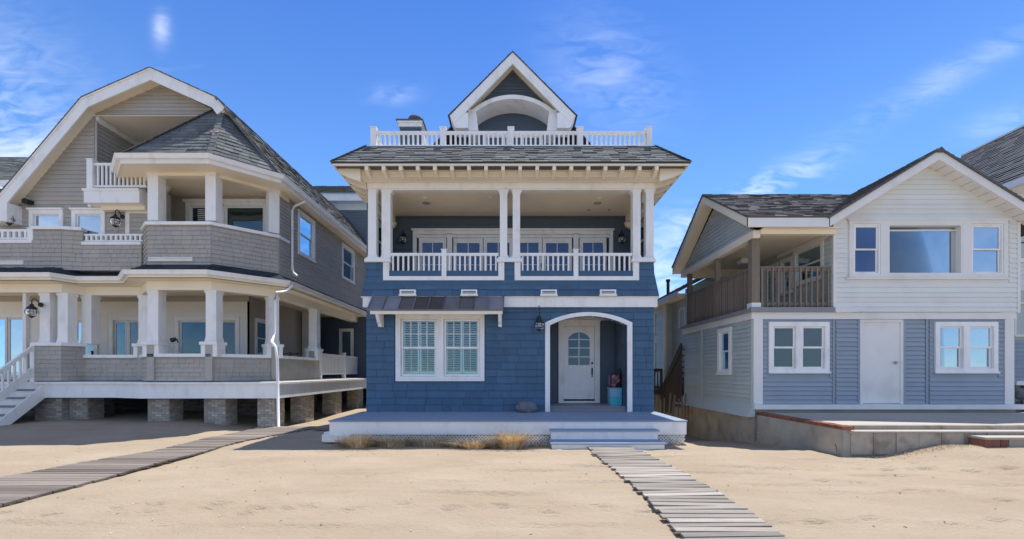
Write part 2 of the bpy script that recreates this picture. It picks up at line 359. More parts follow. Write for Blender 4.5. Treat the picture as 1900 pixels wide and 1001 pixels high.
def roofplane(parent, m, P, exp=.14, wid=(.18,.40), th=.017, name='roof_shingles', base='roof_deck', patches=0, thick=.05, basemat=None):
    """P: planar polygon in 3D, first edge is the eave. Tabs laid course by course as real slabs over a thin roof deck"""
    P = [Vector(p) for p in P]; u = (P[1]-P[0]).normalized(); nn = None
    for i in range(2, len(P)):
        nn = u.cross(P[i]-P[0])
        if nn.length > 1e-3: break
    nn.normalize()
    if nn.z < 0: nn = -nn
    v = nn.cross(u).normalized()
    if v.z < 0: v = -v
    uv = [((p-P[0]).dot(u), (p-P[0]).dot(v)) for p in P]
    b = MB(); k = len(P); b.v = [tuple(p) for p in P] + [tuple(p-nn*thick) for p in P]
    b.f = [tuple(range(k)), tuple(range(2*k-1, k-1, -1))] + [(i, k+i, k+(i+1) % k, (i+1) % k) for i in range(k)]
    deck = b.build(base, basemat or m, parent)
    s = MB(); vmax = max(q[1] for q in uv); y = 0; row = 0
    while y < vmax-.02:
        yt = min(y+exp*1.08, vmax)
        for (a0, b0) in scan(uv, y+.002):
            hi = scan(uv, min(yt, vmax)-.003) or [(a0, b0)]
            x = a0 - R.uniform(0, .2)
            while x < b0:
                w = R.uniform(*wid); xa, xb = max(x, a0), min(x+w, b0); x += w
                if xb-xa < .03: continue
                ta, tb = max(xa, hi[0][0]), min(xb, hi[-1][1])
                if tb <= ta: mid_ = min(max((xa+xb)/2, hi[0][0]), hi[-1][1]); ta, tb = mid_-.002, mid_+.002
                t = th*R.uniform(.6, 1.9); g = .003; drop = R.uniform(0, .012) if row else 0
                ring = [(xa+g, y-drop, .002), (xb-g, y-drop, .002), (xb-g, y-drop, t+.004), (xa+g, y-drop, t+.004), (ta+g, yt, .001), (tb-g, yt, .001), (tb-g, yt, .003), (ta+g, yt, .003)]
                kk = len(s.v); s.v += [tuple(P[0]+u*p[0]+v*p[1]+nn*p[2]) for p in ring]
                for q in ((0,3,2,1),(4,5,6,7),(0,1,5,4),(1,2,6,5),(2,3,7,6),(3,0,4,7)): s.f.append(tuple(kk+i for i in q))
        y += exp; row += 1
    s.build(name, m, deck, kind='stuff')
    return deck
def ring4(mb, u0, u1, z0, z1, t, w0, w1, tb=None, tt=None):
    tb = tb or t; tt = tt or t
    mb.box(u0, u0+t, w0, w1, z0, z1).box(u1-t, u1, w0, w1, z0, z1).box(u0+t, u1-t, w0, w1, z0, z0+tb).box(u0+t, u1-t, w0, w1, z1-tt, z1); return mb
def window(parent, fr, u0, u1, z0, z1, case=.09, units=1, mull=.1, kind='double', grid=None, m='white', g='glass', w=.045, name='window', sill=True, head=0, blind=None, sashw=.04, rec=.0):
    """casing mesh with sash, pane and muntin pieces below it; opening u0..u1, z0..z1 is the inner edge of the casing"""
    c = MB(fr); ring4(c, u0-case, u1+case, z0-case, z1+case, case, -.02-rec, w)
    if sill: c.box(u0-case-.015, u1+case+.015, w, w+.03, z0-case-.012, z0-case+.03)
    if head: c.box(u0-case-.03, u1+case+.03, -.02, w+.05, z1+case, z1+case+head)
    uw = (u1-u0 - mull*(units-1))/units
    for i in range(1, units): a = u0 + i*uw + (i-1)*mull; c.box(a, a+mull, -.02, w, z0, z1)
    win = c.build(name, m, parent)
    for i in range(units):
        a = u0 + i*(uw+mull); b = a+uw; t = sashw; zm = (z0+z1)/2
        parts = [(z0, zm+.02, -.035-rec), (zm-.02, z1, -.012-rec)] if kind == 'double' else [(z0, z1, -.02-rec)]
        for j, (za, zb, ww) in enumerate(parts):
            s = MB(fr); ring4(s, a+.004, b-.004, za, zb, t, ww-.02, ww+.012); s.build('sash', m, win)
            MB(fr).box(a+t, b-t, ww-.012, ww-.006, za+t, zb-t).build('pane', g, win)
            gr = grid[j] if grid and isinstance(grid[0], (tuple, list, type(None))) else grid
            if gr:
                for k in range(1, gr[0]): x = a+t+(b-a-2*t)*k/gr[0]; MB(fr).box(x-.009, x+.009, ww-.004, ww+.008, za+t, zb-t).build('muntin', m, win)
                for k in range(1, gr[1]): z = za+t+(zb-za-2*t)*k/gr[1]; MB(fr).box(a+t, b-t, ww-.005, ww+.006, z-.009, z+.009).build('muntin', m, win)
        if blind: MB(fr).box(a+.01, b-.01, -.14-rec, -.13-rec, z0+.01, z1-.01).build('blind', blind, win)
    return win
def railing(parent, fr, u0, u1, z0, z1, gap, m='white', bw=.035, rail=.06, posts=(), pw=.09, ptop=.09, w=0, name='railing', pz0=None, rw=.07, foot=None):
    r = MB(fr).box(u0, u1, w-rw/2, w+rw/2, z1-rail, z1).box(u0, u1, w-rw*.35, w+rw*.35, z0, z0+rail*.8)
    rr = r.build(name, m, parent)
    for p in posts:
        q = MB(fr).box(p-pw/2, p+pw/2, w-pw/2, w+pw/2, (pz0 if pz0 is not None else z0-.04), z1+ptop-.02).box(p-pw/2-.018, p+pw/2+.018, w-pw/2-.018, w+pw/2+.018, z1+ptop-.02, z1+ptop).build('rail_post', m, rr)
    n = max(1, round((u1-u0)/gap)); 
    for i in range(n):
        u = u0+(i+.5)*(u1-u0)/n
        if any(abs(u-p) < pw/2+.015 for p in posts): continue
        MB(fr).box(u-bw/2, u+bw/2, w-bw/2, w+bw/2, z0+rail*.8, z1-rail).build('baluster', m, rr)
    return rr
def lantern(x, y, z, label, nx=0, ny=-1, s=1.0, hook=False, group='black onion lanterns on the house walls'):
    """wall lamp; (x,y,z) on the wall, (nx,ny) outward"""
    r = root('wall_lantern', (x, y, z), label, 'wall lamp', group)
    P = lambda a, h: (x+nx*a*s, y+ny*a*s, z+h*s)
    MB().tube([P(0,.12), P(.03,.12)], [.06*s,.055*s], 12).build('backplate', 'black', r)
    pts = [P(.03,.12), P(.10,.22), P(.17,.25), P(.22,.20), P(.22,.10)] if not hook else [P(.0,.42), P(.12,.40), P(.2,.32), P(.22,.22), P(.22,.10)]
    MB().tube(pts, .012*s, 7).build('arm', 'black', r)
    c = P(.22, 0)
    MB().lathe(c, [(.015*s,.12*s),(.035*s,.10*s),(.045*s,.06*s),(.10*s,.02*s),(.10*s,.0)], 14).build('cap', 'black', r, smooth=True)
    MB().lathe(c, [(.07*s,0),(.115*s,-.05*s),(.12*s,-.10*s),(.095*s,-.155*s),(.05*s,-.18*s)], 14).build('globe', 'globe', r, smooth=True)
    cg = MB()
    for k in range(6):
        t = k*math.pi/3; cg.tube([(c[0]+math.cos(t)*q*s, c[1]+math.sin(t)*q*s, c[2]+h*s) for q, h in ((.09,0),(.125,-.06),(.125,-.11),(.06,-.18))], .006*s, 4)
    cg.lathe(c, [(.124*s,-.075*s),(.13*s,-.08*s),(.124*s,-.085*s)], 14); cg.build('cage', 'black', r)
    MB().lathe(c, [(.06*s,-.175*s),(.05*s,-.20*s),(.015*s,-.22*s),(.0,-.24*s)], 10).build('base_cup', 'black', r)
    MB().lathe(c, [(.012*s,0),(.03*s,-.04*s),(.03*s,-.08*s),(.0,-.11*s)], 8).build('bulb', 'bulb', r, smooth=True)
    return r
# ---------------------------------------------------------------- sand, sea
def sm(x, a, b): t = np.clip((x-a)/(b-a), 0, 1); return t*t*(3-2*t)
def sand_height(x, y):
    h = .16*sm(-x, 7.2, 10)*sm(y, 9.6, 11.6) - .05*sm(-x, 7, 9)*0
    h = h - .30*sm(x, 3.6, 4.6)*sm(y, 8.9, 11.8)*sm(-x, -6.4, -6.2) - .30*sm(x, 3.9, 4.6)*sm(y, 11.5, 15)
    h = h - .05*sm(-x, 4.4, 6.4)*sm(y, 11, 14)*(1-sm(-x, 7.2, 9))
    h = h + .03*np.sin(x*.55+1.3)*np.cos(y*.8) + .018*np.sin(x*1.7+y*.6)*np.sin(y*1.3+.5)
    h = h + .05*np.exp(-((x-4.3)**2/1.4+(y-8.7)**2/.15)) + .06*np.exp(-((x-6.0)**2/.5+(y-8.3)**2/.05))*.6
    h = h - 2.0*sm(-y, 8, 50)
    h = h + .24*sm(x, 6.7, 8.3)*sm(y, 7.0, 8.35)*(1-sm(y, 9.5, 11))
    return h
def axis(dense0, dense1, st, far, grow=1.13):
    a = list(np.arange(dense0, dense1, st)); s = st
    while a[-1] < far[1]: s = min(s*grow, 60); a.append(a[-1]+s)
    s = st; b = [a[0]]
    while b[-1] > far[0]: s = min(s*grow, 60); b.append(b[-1]-s)
    return np.array(sorted(set(b[1:] + a)))
xs = axis(-9.5, 10.0, .048, (-900, 900)); ys = axis(3.4, 12.5, .045, (-60, 1500))
XX, YY = np.meshgrid(xs, ys); ZZ = sand_height(XX, YY)
rs = np.random.RandomState(5)
near = np.exp(-(np.clip(3.4-YY, 0, None)**2)) * (YY < 13) * (np.abs(XX) < 12)
# tyre-like drag lines running along the beach, old footprints, wind ripples
for (yl, x0, x1, dep, wd, ph) in [(8.35,1.6,8,.010,.05,.2),(7.55,-1.0,7,.014,.05,.9),(7.15,-2.5,9,.012,.05,1.4),(6.5,-1.2,8,.010,.045,2.2),(5.95,-2.6,1.5,.018,.06,3.0),(6.05,2.4,9,.010,.06,3.3),(5.35,-3,1.5,.010,.05,.4),(4.75,-6,9,.010,.06,.1),(9.0,-1.5,6.0,.008,.05,2.6)]:
    c = yl + .06*np.sin(XX*.5+ph) + .025*np.sin(XX*1.9+ph*2)
    env = sm(XX, x0-.8, x0+.8)*(1-sm(XX, x1-1, x1+1))*(.55+.45*np.sin(XX*2.3+ph*5))
    ZZ = ZZ - dep*2.6*env*np.exp(-((YY-c)/wd)**2) + dep*1.4*env*np.exp(-((YY-c-.09)/(wd*1.3))**2)
def prints(x0, y0, x1, y1, n, sz=.13, dep=.055):
    global ZZ
    for i in range(n):
        t = i/max(1, n-1); px = x0+(x1-x0)*t+rs.uniform(-.06, .06); py = y0+(y1-y0)*t+(.09 if i % 2 else -.09)+rs.uniform(-.04, .04)
        a = rs.uniform(-.4, .4); dx = XX-px; dy = YY-py
        r2 = ((dx*math.cos(a)+dy*math.sin(a))/sz)**2 + ((dy*math.cos(a)-dx*math.sin(a))/(sz*.42))**2
        m = r2 < 9
        ZZ[m] += (-dep*np.exp(-r2[m]) + dep*.45*np.exp(-(np.sqrt(r2[m])-1.5)**2*4))
prints(-4.2, 5.45, 1.6, 5.35, 11); prints(-6.2, 4.95, -2.5, 5.3, 8); prints(3.2, 4.85, 8.5, 4.7, 9); prints(4.6, 6.8, 6.0, 5.7, 5)
prints(-5, 7.9, -1.6, 6.6, 7, .10, .034); prints(6.2, 7.6, 8.6, 7.2, 5, .15, .06); prints(3.5, 7.2, 7, 8.0, 7, .10, .035); prints(-2.4, 9.0, 3.0, 8.7, 10, .08, .03); prints(-9, 9.5, -7.6, 7, 6, .11, .035)
for _ in range(420):
    px = rs.uniform(-8.5, 9.5); py = rs.uniform(3.6, 9.6); sz = rs.uniform(.03, .09); m = ((XX-px)**2+(YY-py)**2) < (3*sz)**2
    ZZ[m] += rs.choice([-1, 1], p=[.6, .4])*rs.uniform(.006, .022)*np.exp(-((XX[m]-px)**2+((YY[m]-py)*1.6)**2)/sz**2)
k1 = rs.randn(24, 4)
rip = sum(np.sin(XX*(2+6*abs(a))+YY*(4+9*abs(b))+c*6)*.0012 for a, b, c, d in k1[:10]); ZZ = ZZ + rip*near
ny_, nx_ = XX.shape
vv = np.stack([XX, YY, ZZ], -1).reshape(-1, 3)
ii = np.arange(nx_*ny_).reshape(ny_, nx_)
ff = np.stack([ii[:-1,:-1], ii[:-1,1:], ii[1:,1:], ii[1:,:-1]], -1).reshape(-1, 4)
me = bpy.data.meshes.new('sand'); me.vertices.add(len(vv)); me.vertices.foreach_set('co', vv.ravel()); me.loops.add(ff.size); me.polygons.add(len(ff))
me.loops.foreach_set('vertex_index', ff.ravel()); me.polygons.foreach_set('loop_start', np.arange(0, ff.size, 4)); me.polygons.foreach_set('use_smooth', np.ones(len(ff), bool))
me.update(); me.validate(); me.materials.append(MT['sand'])
o = bpy.data.objects.new('beach_sand', me); COL.objects.link(o); o['kind'] = 'structure'
def sh(x, y): return float(sand_height(np.array(float(x)), np.array(float(y))))
o = mk('sea', [(-900,-900,-1.3),(900,-900,-1.3),(900,-38,-1.3),(-900,-38,-1.3)], [(0,1,2,3)], 'sea', None, 'structure')

# ================================================================ BLUE HOUSE
BH = root('blue_shingled_house', (-.05, 12.4, .0), 'blue shingled house with white columned balcony and roof deck, in the middle of the row', 'house')
D = 12.4; XL, XR = -3.965, 3.862; FB = front(D)
# ---- lower storey front wall
hole_win = (-3.07, -.84, 1.43, 3.07); AX0, AX1, ASP, ACR = 1.03, 3.13, 2.86, 3.11
def arcpts(x0, x1, zs, zc, n=16):
    c = (x0+x1)/2; h = (x1-x0)/2; s = zc-zs; r = (h*h+s*s)/(2*s); a = math.asin(min(1, h/r)); return [(c+r*math.sin(-a+2*a*i/n), zc-r+r*math.cos(-a+2*a*i/n)) for i in range(n+1)]
wb = wall_mb(MB(FB), XL, XR, .30, 3.40, -.18, 0, [hole_win, (AX0, AX1, 0, ACR+.02)])
ap = arcpts(AX0, AX1, ASP, ACR)
wb.strip([(p[0], ACR+.02) for p in ap], ap, -.18, -.004)
lower = wb.build('front_wall', 'blue', BH)
zz = .5; er = .194
# shingles follow the arch row by row
rr = random.Random(3); rest = None
holes = [(-3.2, -.72, 1.30, 3.2)]
z = .505; 
while z < 3.34:
    zm = z+er/2
    if zm < 2.9: h = (.94, 3.22)
    else:
        q = [p for p in arcpts(.95, 3.21, 2.92, 3.20) if p[1] > zm]; h = (q[0][0]-.02, q[-1][0]+.02) if len(q) > 1 else None
    if h: holes.append((h[0], h[1], z, z+er))
    z += er
courses(lower, 'shingle', 'blue', FB, [(XL,.505),(XR,.505),(XR,3.35),(XL,3.35)], holes, er, .028, (.22,.62), rnd=rr, jog=.004)
# ---- band, flared skirt, balcony knee wall
MB(FB).box(XL-.07, XR+.07, -.1, .10, 3.347, 3.60).box(XL-.11, XR+.11, -.1, .14, 3.60, 3.63).build('belt_band', 'white', BH)
flare = lambda z: .13*max(0, (4.35-z)/.72)**1.8
pitL = (-3.44, -.27); pitR = (.13, 3.39)
kw = wall_mb(MB(FB), XL, XR, 3.6, 4.58, -.16, 0, [(pitL[0], pitL[1], 4.12, 5), (pitR[0], pitR[1], 4.12, 5)]).build('balcony_wall', 'blue', BH)
hk = [(pitL[0], pitL[1], 4.10, 5), (pitR[0], pitR[1], 4.10, 5)]
for s_, (u0, u1) in enumerate([(XL, XR)]):
    courses(kw, 'shingle', 'blue', FB, [(u0-.10,3.63),(u1+.10,3.63),(u1+.02,4.2),(u1,4.57),(u0,4.57),(u0-.02,4.2)], hk, .187, .028, (.22,.62), off=flare, rnd=rr, limit=95, jog=.004, rest='small_shingles')
MB(FB).hexa([(XL-.12,-.1,3.63),(XR+.12,-.1,3.63),(XR+.12,.11,3.63),(XL-.12,.11,3.63),(XL,-.1,4.35),(XR,-.1,4.35),(XR,-.001,4.35),(XL,-.001,4.35)]).build('flared_skirt', 'blue', BH)
# stepped white trim and caps
t = MB(FB)
for (a, b) in (pitL, pitR):
    t.box(a-.06, b+.06, -.17, .05, 4.08, 4.19).box(a-.06, a+.10, -.17, .05, 4.19, 4.57).box(b-.10, b+.06, -.17, .05, 4.19, 4.57)
t.build('balcony_trim', 'white', BH)
for (a, b) in ((XL-.03, pitL[0]+.14), (pitL[1]-.14, pitR[0]+.14), (pitR[1]-.14, XR+.03)): MB(FB).box(a, b, -.30, .09, 4.575, 4.66).box(a+.03, b-.03, -.27, .06, 4.66, 4.70).build('column_plinth', 'white', BH)
# ---- columns in pairs with keyhole slots
pairs = [(-3.93, -3.71, -3.56, -3.32), (-.33, -.13, .02, .22), (3.30, 3.51, 3.66, 3.87)]
for (a, b, c, d) in pairs:
    for (p, q) in ((a, b), (c, d)):
        MB(FB).box(p, q, -.26, -.02, 4.70, 6.62).box(p-.012, q+.012, -.272, -.008, 4.70, 4.76).build('column', 'white', BH)
    sl = MB(FB)
    for side in (0, 1):
        x = b if side == 0 else c; s = 1 if side == 0 else -1
        sl.prism([(x, 6.46), (x, 6.60), (x+s*.05, 6.60)] , -.22, -.05)
        sl.prism([(x, 4.80), (x+s*.035, 4.76), (x+s*.035, 4.70), (x, 4.70)][::1], -.22, -.05)
    for x, s in ((a, -1), (d, 1)):
        if abs(x) < 3.9: sl.prism([(x, 6.46), (x, 6.60), (x+s*.09, 6.60)], -.24, -.04)
    sl.build('column_bracket', 'white', BH)
bm = MB(FB).box(XL+.02, XR-.02+.04, -.28, .0, 6.592, 6.84).box(XL-.01, XR+.05, -.30, .035, 6.80, 6.845); bm.box(-3.3, -.35, -.26, -.03, 6.56, 6.592).box(.24, 3.28, -.26, -.03, 6.56, 6.592)
bm.build('porch_beam', 'white', BH)
box('beam_gap', 'dark', BH, XL+.05, XR-.05, -.2, .0, 6.847, 6.90, fr=FB)
MB(FB).box(-4.02, 3.96, .02, .34, 6.755, 6.93).box(-4.05, 3.99, .30, .38, 6.88, 6.93).build('cornice', 'cream', BH)
# ---- eaves: soffit, fascia, rafter tails, hipped skirt roof
ex0, ex1, ey = -4.62, 4.56, 11.7; tx0, tx1, ty = -3.98, 3.90, 12.36; ez, tz = 6.985, 7.72
box('eave_soffit', 'bluedark', BH, ex0+.05, ex1-.05, ey+.06, 12.45, 6.935, 6.95)
box('eave_soffit', 'bluedark', BH, ex0+.05, XL, 12.45, 21.5, 6.935, 6.95); box('eave_soffit', 'bluedark', BH, XR, ex1-.05, 12.45, 21.5, 6.935, 6.95)
MB().box(ex0, ex1, ey, ey+.04, 6.90, 6.975).box(ex0, ex0+.04, ey+.04, 22, 6.90, 6.975).box(ex1-.04, ex1, ey+.04, 22, 6.90, 6.975).build('eave_fascia', 'cream', BH)
for i in range(18):
    x = -3.76 + i*(7.50/17); MB().hexa([(x-.045,ey+.04,6.80),(x+.045,ey+.04,6.80),(x+.045,12.05,6.70),(x-.045,12.05,6.70),(x-.045,ey+.04,6.93),(x+.045,ey+.04,6.93),(x+.045,12.05,6.93),(x-.045,12.05,6.93)]).build('rafter_tail', 'cream', BH)
for s in (-1, 1):
    for i in range(16):
        y = 11.95 + i*.50; a, b = (XL-.02, ex0+.05) if s < 0 else (XR+.02, ex1-.05)
        MB().prism([(a, 6.93), (b, 6.93), (b, 6.84), (a*.45+b*.55, 6.70), (a, 6.60)], y, y+.11).build('side_rafter_tail', 'cream', BH)
roofplane(BH, 'roof', [(ex0-.03,ey-.03,ez-.01),(ex1+.03,ey-.03,ez-.01),(tx1,ty,tz),(tx0,ty,tz)], .135, (.20,.42), .020, basemat='dark')
roofplane(BH, 'roof', [(ex0-.03,22,ez-.01),(ex0-.03,ey-.03,ez-.01),(tx0,ty,tz),(tx0,22,tz)], .135, (.20,.42), .020)
roofplane(BH, 'roof', [(ex1+.03,ey-.03,ez-.01),(ex1+.03,22,ez-.01),(tx1,22,tz),(tx1,ty,tz)], .135, (.20,.42), .020)
hc = MB()
for (a, b) in (((ex0-.03,ey-.03,ez),(tx0,ty,tz)), ((ex1+.03,ey-.03,ez),(tx1,ty,tz))):
    for i in range(8):
        p = Vector(a).lerp(Vector(b), i/8); q = Vector(a).lerp(Vector(b), (i+1.25)/8 if i < 7 else 1); hc.bar(p+Vector((0,0,.028)), q+Vector((0,0,.012)), .15, .014)
hc.build('hip_cap_shingles', 'roof', BH, kind='stuff')
box('roof_deck_floor', 'deckgrey', BH, tx0, tx1, ty, 22, 7.64, 7.725)
# body
box('rear_body', 'blue', BH, XL, XR, 14.72, 22, .3, 6.93); box('side_wall_base', 'blue', BH, XL, XL+.16, 12.58, 14.72, .3, 4.58); box('side_wall_base', 'blue', BH, XR-.16, XR, 12.58, 14.72, .3, 4.58)
# ---- roof deck railing
FR2 = front(12.46)
railing(BH, FR2, -3.80, 3.80, 7.735, 8.17, .128, bw=.05, rail=.075, posts=[-3.78, -1.885, -.03, 1.86, 3.74], pw=.15, ptop=.10, pz0=7.72)
for x, u in ((-3.78, 1), (3.74, 1)):
    railing(BH, Fr(x, 12.55, 0, 1), .05, 3.6, 7.735, 8.17, .14, bw=.045, rail=.07, posts=[1.8, 3.5], pw=.14, ptop=.1)
box('deck_skirt_board', 'white', BH, -3.92, 3.86, -.06, .10, 7.70, 7.745, fr=FR2)
# ---- gable dormer
gz = lambda x: 11.64 - 1.02*abs(x-.02)
gy = 14.3
O = [(-1.96, 9.64), (.02, 11.64), (2.0, 9.64)]; I = [(-1.80, 9.42), (.02, 11.28), (1.84, 9.42)]
MB().strip(O, I, gy, gy+.06).build('barge_board', 'white', BH)
I2 = [(-1.86, 9.50), (.02, 11.44), (1.90, 9.50)]
MB().strip([(-1.95, 9.60), (.02, 11.60), (1.99, 9.60)], I2, gy+.06, 14.9).build('gable_soffit', 'cream', BH)
for s in (-1, 1):
    MB().prism([(.02+s*1.98, 9.64), (.02+s*1.80, 9.27), (.02+s*1.40, 9.27), (.02+s*1.40, 9.75), (.02+s*1.72, 9.75)], gy+.02, 14.9).build('gable_return', 'white', BH)
    sx = lambda a: .02+s*a
    pts = [(sx(2.03), gy-.02, 9.64), (sx(2.03), 22, 9.64), (.02, 22, 11.665), (.02, gy-.02, 11.665)]
    roofplane(BH, 'roof', pts if s < 0 else [pts[1], pts[0], pts[3], pts[2]], .14, basemat='dark', thick=.02, th=.010)
    pts = [(sx(3.75), 14.95, 7.9), (sx(3.75), 22, 7.9), (sx(1.9), 22, 9.78), (sx(1.9), 14.95, 9.78)]
    roofplane(BH, 'roof', pts if s < 0 else [pts[1], pts[0], pts[3], pts[2]], .14, basemat='dark', thick=.02, th=.010)
FG = front(14.85); arcO = arcpts(-1.33, 1.37, 9.94, 10.46, 20); arcI = arcpts(-1.22, 1.26, 9.86, 10.33, 20)
gp = MB(FG); gp.strip([(p[0], gz(p[0])-.17) for p in arcO], arcO, -.1, 0); gp.prism([(-1.86, 9.4), (-1.33, 9.4), (-1.33, gz(-1.33)-.17), (-1.86,9.55)], -.1, 0); gp.prism([(1.37, 9.4), (1.90, 9.4), (1.90,9.55), (1.37, gz(1.37)-.17)], -.1, 0)
gw = gp.build('gable_wall', 'bluedark', BH)
# clapboards of the gable follow the arch
for i in range(15):
    z = 9.96+i*.105; x = 1.90-(z+.05-9.5)*.98; 
    if x < .06: break
    q = [p for p in arcO if p[1] > z+.05]
    segs = [(.02-x, .02+x)] if len(q) < 2 else [(.02-x, q[0][0]), (q[-1][0], .02+x)]
    for a, b in segs:
        if b-a > .05: MB(FG).hexa([(a,0,z),(b,0,z),(b,.02,z),(a,.02,z),(a,0,z+.105),(b,0,z+.105),(b,.004,z+.105),(a,.004,z+.105)]).build('siding_board', 'bluedark', gw)
MB().strip(arcO, arcI, 14.56, 15.38).build('arch_hood', 'white', BH)
for s in (-1, 1): MB().prism([(.02+s*1.42, 9.98), (.02+s*1.20, 9.96), (.02+s*1.16, 9.86), (.02+s*1.10, 9.30), (.02+s*1.42, 9.30)], 14.54, 15.38).build('arch_leg', 'white', BH)
FW = front(15.4); box('upper_wall', 'bluedark', BH, -3.2, 3.2, 15.4, 15.5, 7.72, 8.6); MB().prism([(-2.6,8.6),(2.64,8.6),(1.75,9.5),(1.2,10.42),(-1.16,10.42),(-1.71,9.5)], 15.4, 15.5).build('upper_wall', 'bluedark', BH)
uw = box('upper_siding', 'bluedark', BH, -1.3, 1.34, 15.39, 15.4, 9.3, 10.4)
courses(uw, 'siding_board', 'bluedark', FW, [(-1.2,8.6),(1.2,8.6),(1.2,10.3),(-1.2,10.3)], [(-1.05,1.05,7,9.75)], .105, .018)
window(BH, FW, -.85, .95, 8.0, 9.50, case=.1, units=3, mull=.08, kind='fixed', g='glassdk', grid=(2, 3))
# ---- chimney
ch = MB().box(-3.10-.72, -3.10, 15.5, 16.2, 7.7, 9.92).build('chimney', 'bluedark', BH)
courses(ch, 'siding_board', 'bluedark', front(15.5), [(-3.82,8.9),(-3.1,8.9),(-3.1,9.9),(-3.82,9.9)], (), .105, .018)
MB().box(-3.86, -3.06, 15.46, 16.24, 9.93, 10.05).box(-3.90, -3.04, 15.42, 16.28, 10.05, 10.11).build('chimney_band', 'white', ch)
box('chimney_cap', 'bluedark', ch, -3.93, -3.01, 15.40, 16.3, 10.11, 10.16)
MB().lathe((-3.36, 15.8, 10.16), [(.17,0),(.17,.10),(.23,.11),(.24,.20),(.22,.24),(.05,.27),(0,.27)], 16).build('flue_cap', 'terracotta', ch)
MB().prism([(-3.06, 9.93), (-2.92, 8.7), (-2.92, 7.7), (-3.1, 7.7), (-3.1, 9.93)], 15.6, 16.2).build('chimney_side', 'white', ch)
# ---- second floor porch: ceiling, back wall, doors
YB = 14.54; FBK = front(YB)
pc = box('porch_ceiling', 'cream', BH, XL+.05, XR-.05, 12.42, 14.75, 6.58, 6.62)
bd = MB(); n = 0
y = 12.68
while y < 14.5: bd.box(XL+.15, XR-.15, y, y+.085, 6.572, 6.58); y += .09
bd.build('ceiling_boards', 'cream', pc, kind='stuff')
for (x, y, r) in ((-2.50, 13.05, .075), (-.6, 13.05, .075), (2.50, 13.05, .075)): MB().lathe((x, y, 6.555), [(0,0),(r*.6,0),(r*.62,.01),(r,.006),(r,.018)], 14).build('recessed_light', 'white', pc)
for (x, y, r) in ((-2.53, 13.42, .12), (2.52, 13.42, .12)): MB().lathe((x, y, 6.558), [(0,0),(r*.9,0),(r,.006),(r,.014)], 18).build('ceiling_speaker', 'greywall', pc)
for x in (2.35, 2.98): MB().lathe((x, 13.95, 6.54), [(0,0),(.03,0),(.04,.03)], 8).build('sprinkler_head', 'steel', pc)
box('porch_floor', 'deckgrey', BH, XL+.05, XR-.05, 12.42, 14.6, 3.78, 3.86)
dz = (-3.06, 3.12, 3.86, 6.0)
bw_ = wall_mb(MB(FBK), XL+.05, XR-.05, 3.86, 6.58, -.14, 0, [dz]).build('porch_back_wall', 'bluedark', BH)
courses(bw_, 'shingle', 'bluedark', FBK, [(XL+.2,4.1),(XR-.2,4.1),(XR-.2,6.57),(XL+.2,6.57)], [(-3.2,3.24,0,6.08)], .20, .016, (.6,1.5), rnd=rr)
ring = MB(FBK); ring4(ring, dz[0]-.10, dz[1]+.10, dz[2], dz[3]+.10, .12, -.02, .045); ring.box(dz[0]-.14, dz[1]+.14, -.02, .09, dz[3]+.10, dz[3]+.15)
for x in (-1.99, 2.04): ring.box(x-.08, x+.08, -.05, .045, dz[2], dz[3])
dset = ring.build('door_surround', 'white', BH)
def frenchdoor(a, b, rec=0, st=.11):
    f = MB(FBK); f.box(a, a+st, -.07-rec, -.015-rec, 3.9, 5.88).box(b-st, b, -.07-rec, -.015-rec, 3.9, 5.88).box(a+st, b-st, -.07-rec, -.015-rec, 3.9, 4.1).box(a+st, b-st, -.07-rec, -.015-rec, 5.72, 5.88)
    d = f.build('french_door', 'white', BH); MB(FBK).box(a+st, b-st, -.045-rec, -.038-rec, 4.1, 5.72).build('pane', 'glassblue', d)
    MB(FBK).box((a+b)/2-.012, (a+b)/2+.012, -.036-rec, -.02-rec, 4.1, 5.72).build('muntin', 'white', d)
    for z in (4.56, 5.02): MB(FBK).box(a+st, b-st, -.036-rec, -.022-rec, z-.011, z+.011).build('muntin', 'white', d)
for (a, b, rc) in ((-2.98,-2.10,0), (-1.88,-.93,.03), (-.91,.03,0), (.05,.96,0), (.98,1.92,.03), (2.16,3.02,0)): frenchdoor(a, b, rc)
MB(FBK).box(dz[0], dz[1], -.10, -.02, 5.89, 6.0).build('door_head', 'white', dset)
MB().tube([(.93,14.50,4.9),(.93,14.46,4.9),(.93,14.46,5.05)], .012, 6).build('door_handle', 'black', dset); MB().tube([(-.99,14.50,4.9),(-.99,14.46,4.9),(-.99,14.46,5.05)], .012, 6).build('door_handle', 'black', dset)
for s, x in ((-1, XL+.02), (1, XR-.02)):
    fs = Fr(x, 12.66, 0, 1) if s < 0 else Fr(x, 14.54, 0, -1)
    window(BH, fs, .35, 1.5, 4.75, 6.2, case=.12, kind='double', g='glass', w=.06)
    box('side_header', 'cream', BH, min(x, x-s*.22), max(x, x-s*.22), 12.66, 14.54, 6.30, 6.575)
    MB().prism([(x, 6.3), (x-s*.30, 6.3), (x-s*.24, 6.16), (x-s*.10, 6.10), (x, 5.95)], 14.30, 14.42).build('corner_bracket', 'cream', BH)
    box('side_wall', 'bluedark', BH, min(x, x-s*.1), max(x, x-s*.1), 12.66, 12.88, 4.6, 6.3) if False else None
    wall_mb(MB(fs), 0, 1.88, 4.58, 6.30, -.10, 0, [(.26,1.6,4.66,6.29)]).build('side_wall', 'bluedark', BH)
# ---- balcony railings
for (a, b, ps) in ((-3.32, -.37, [-1.85]), (.22, 3.28, [1.74])):
    railing(BH, front(12.44), a, b, 4.26, 4.835, .138, bw=.045, rail=.075, posts=ps, pw=.13, ptop=.10, pz0=4.19)
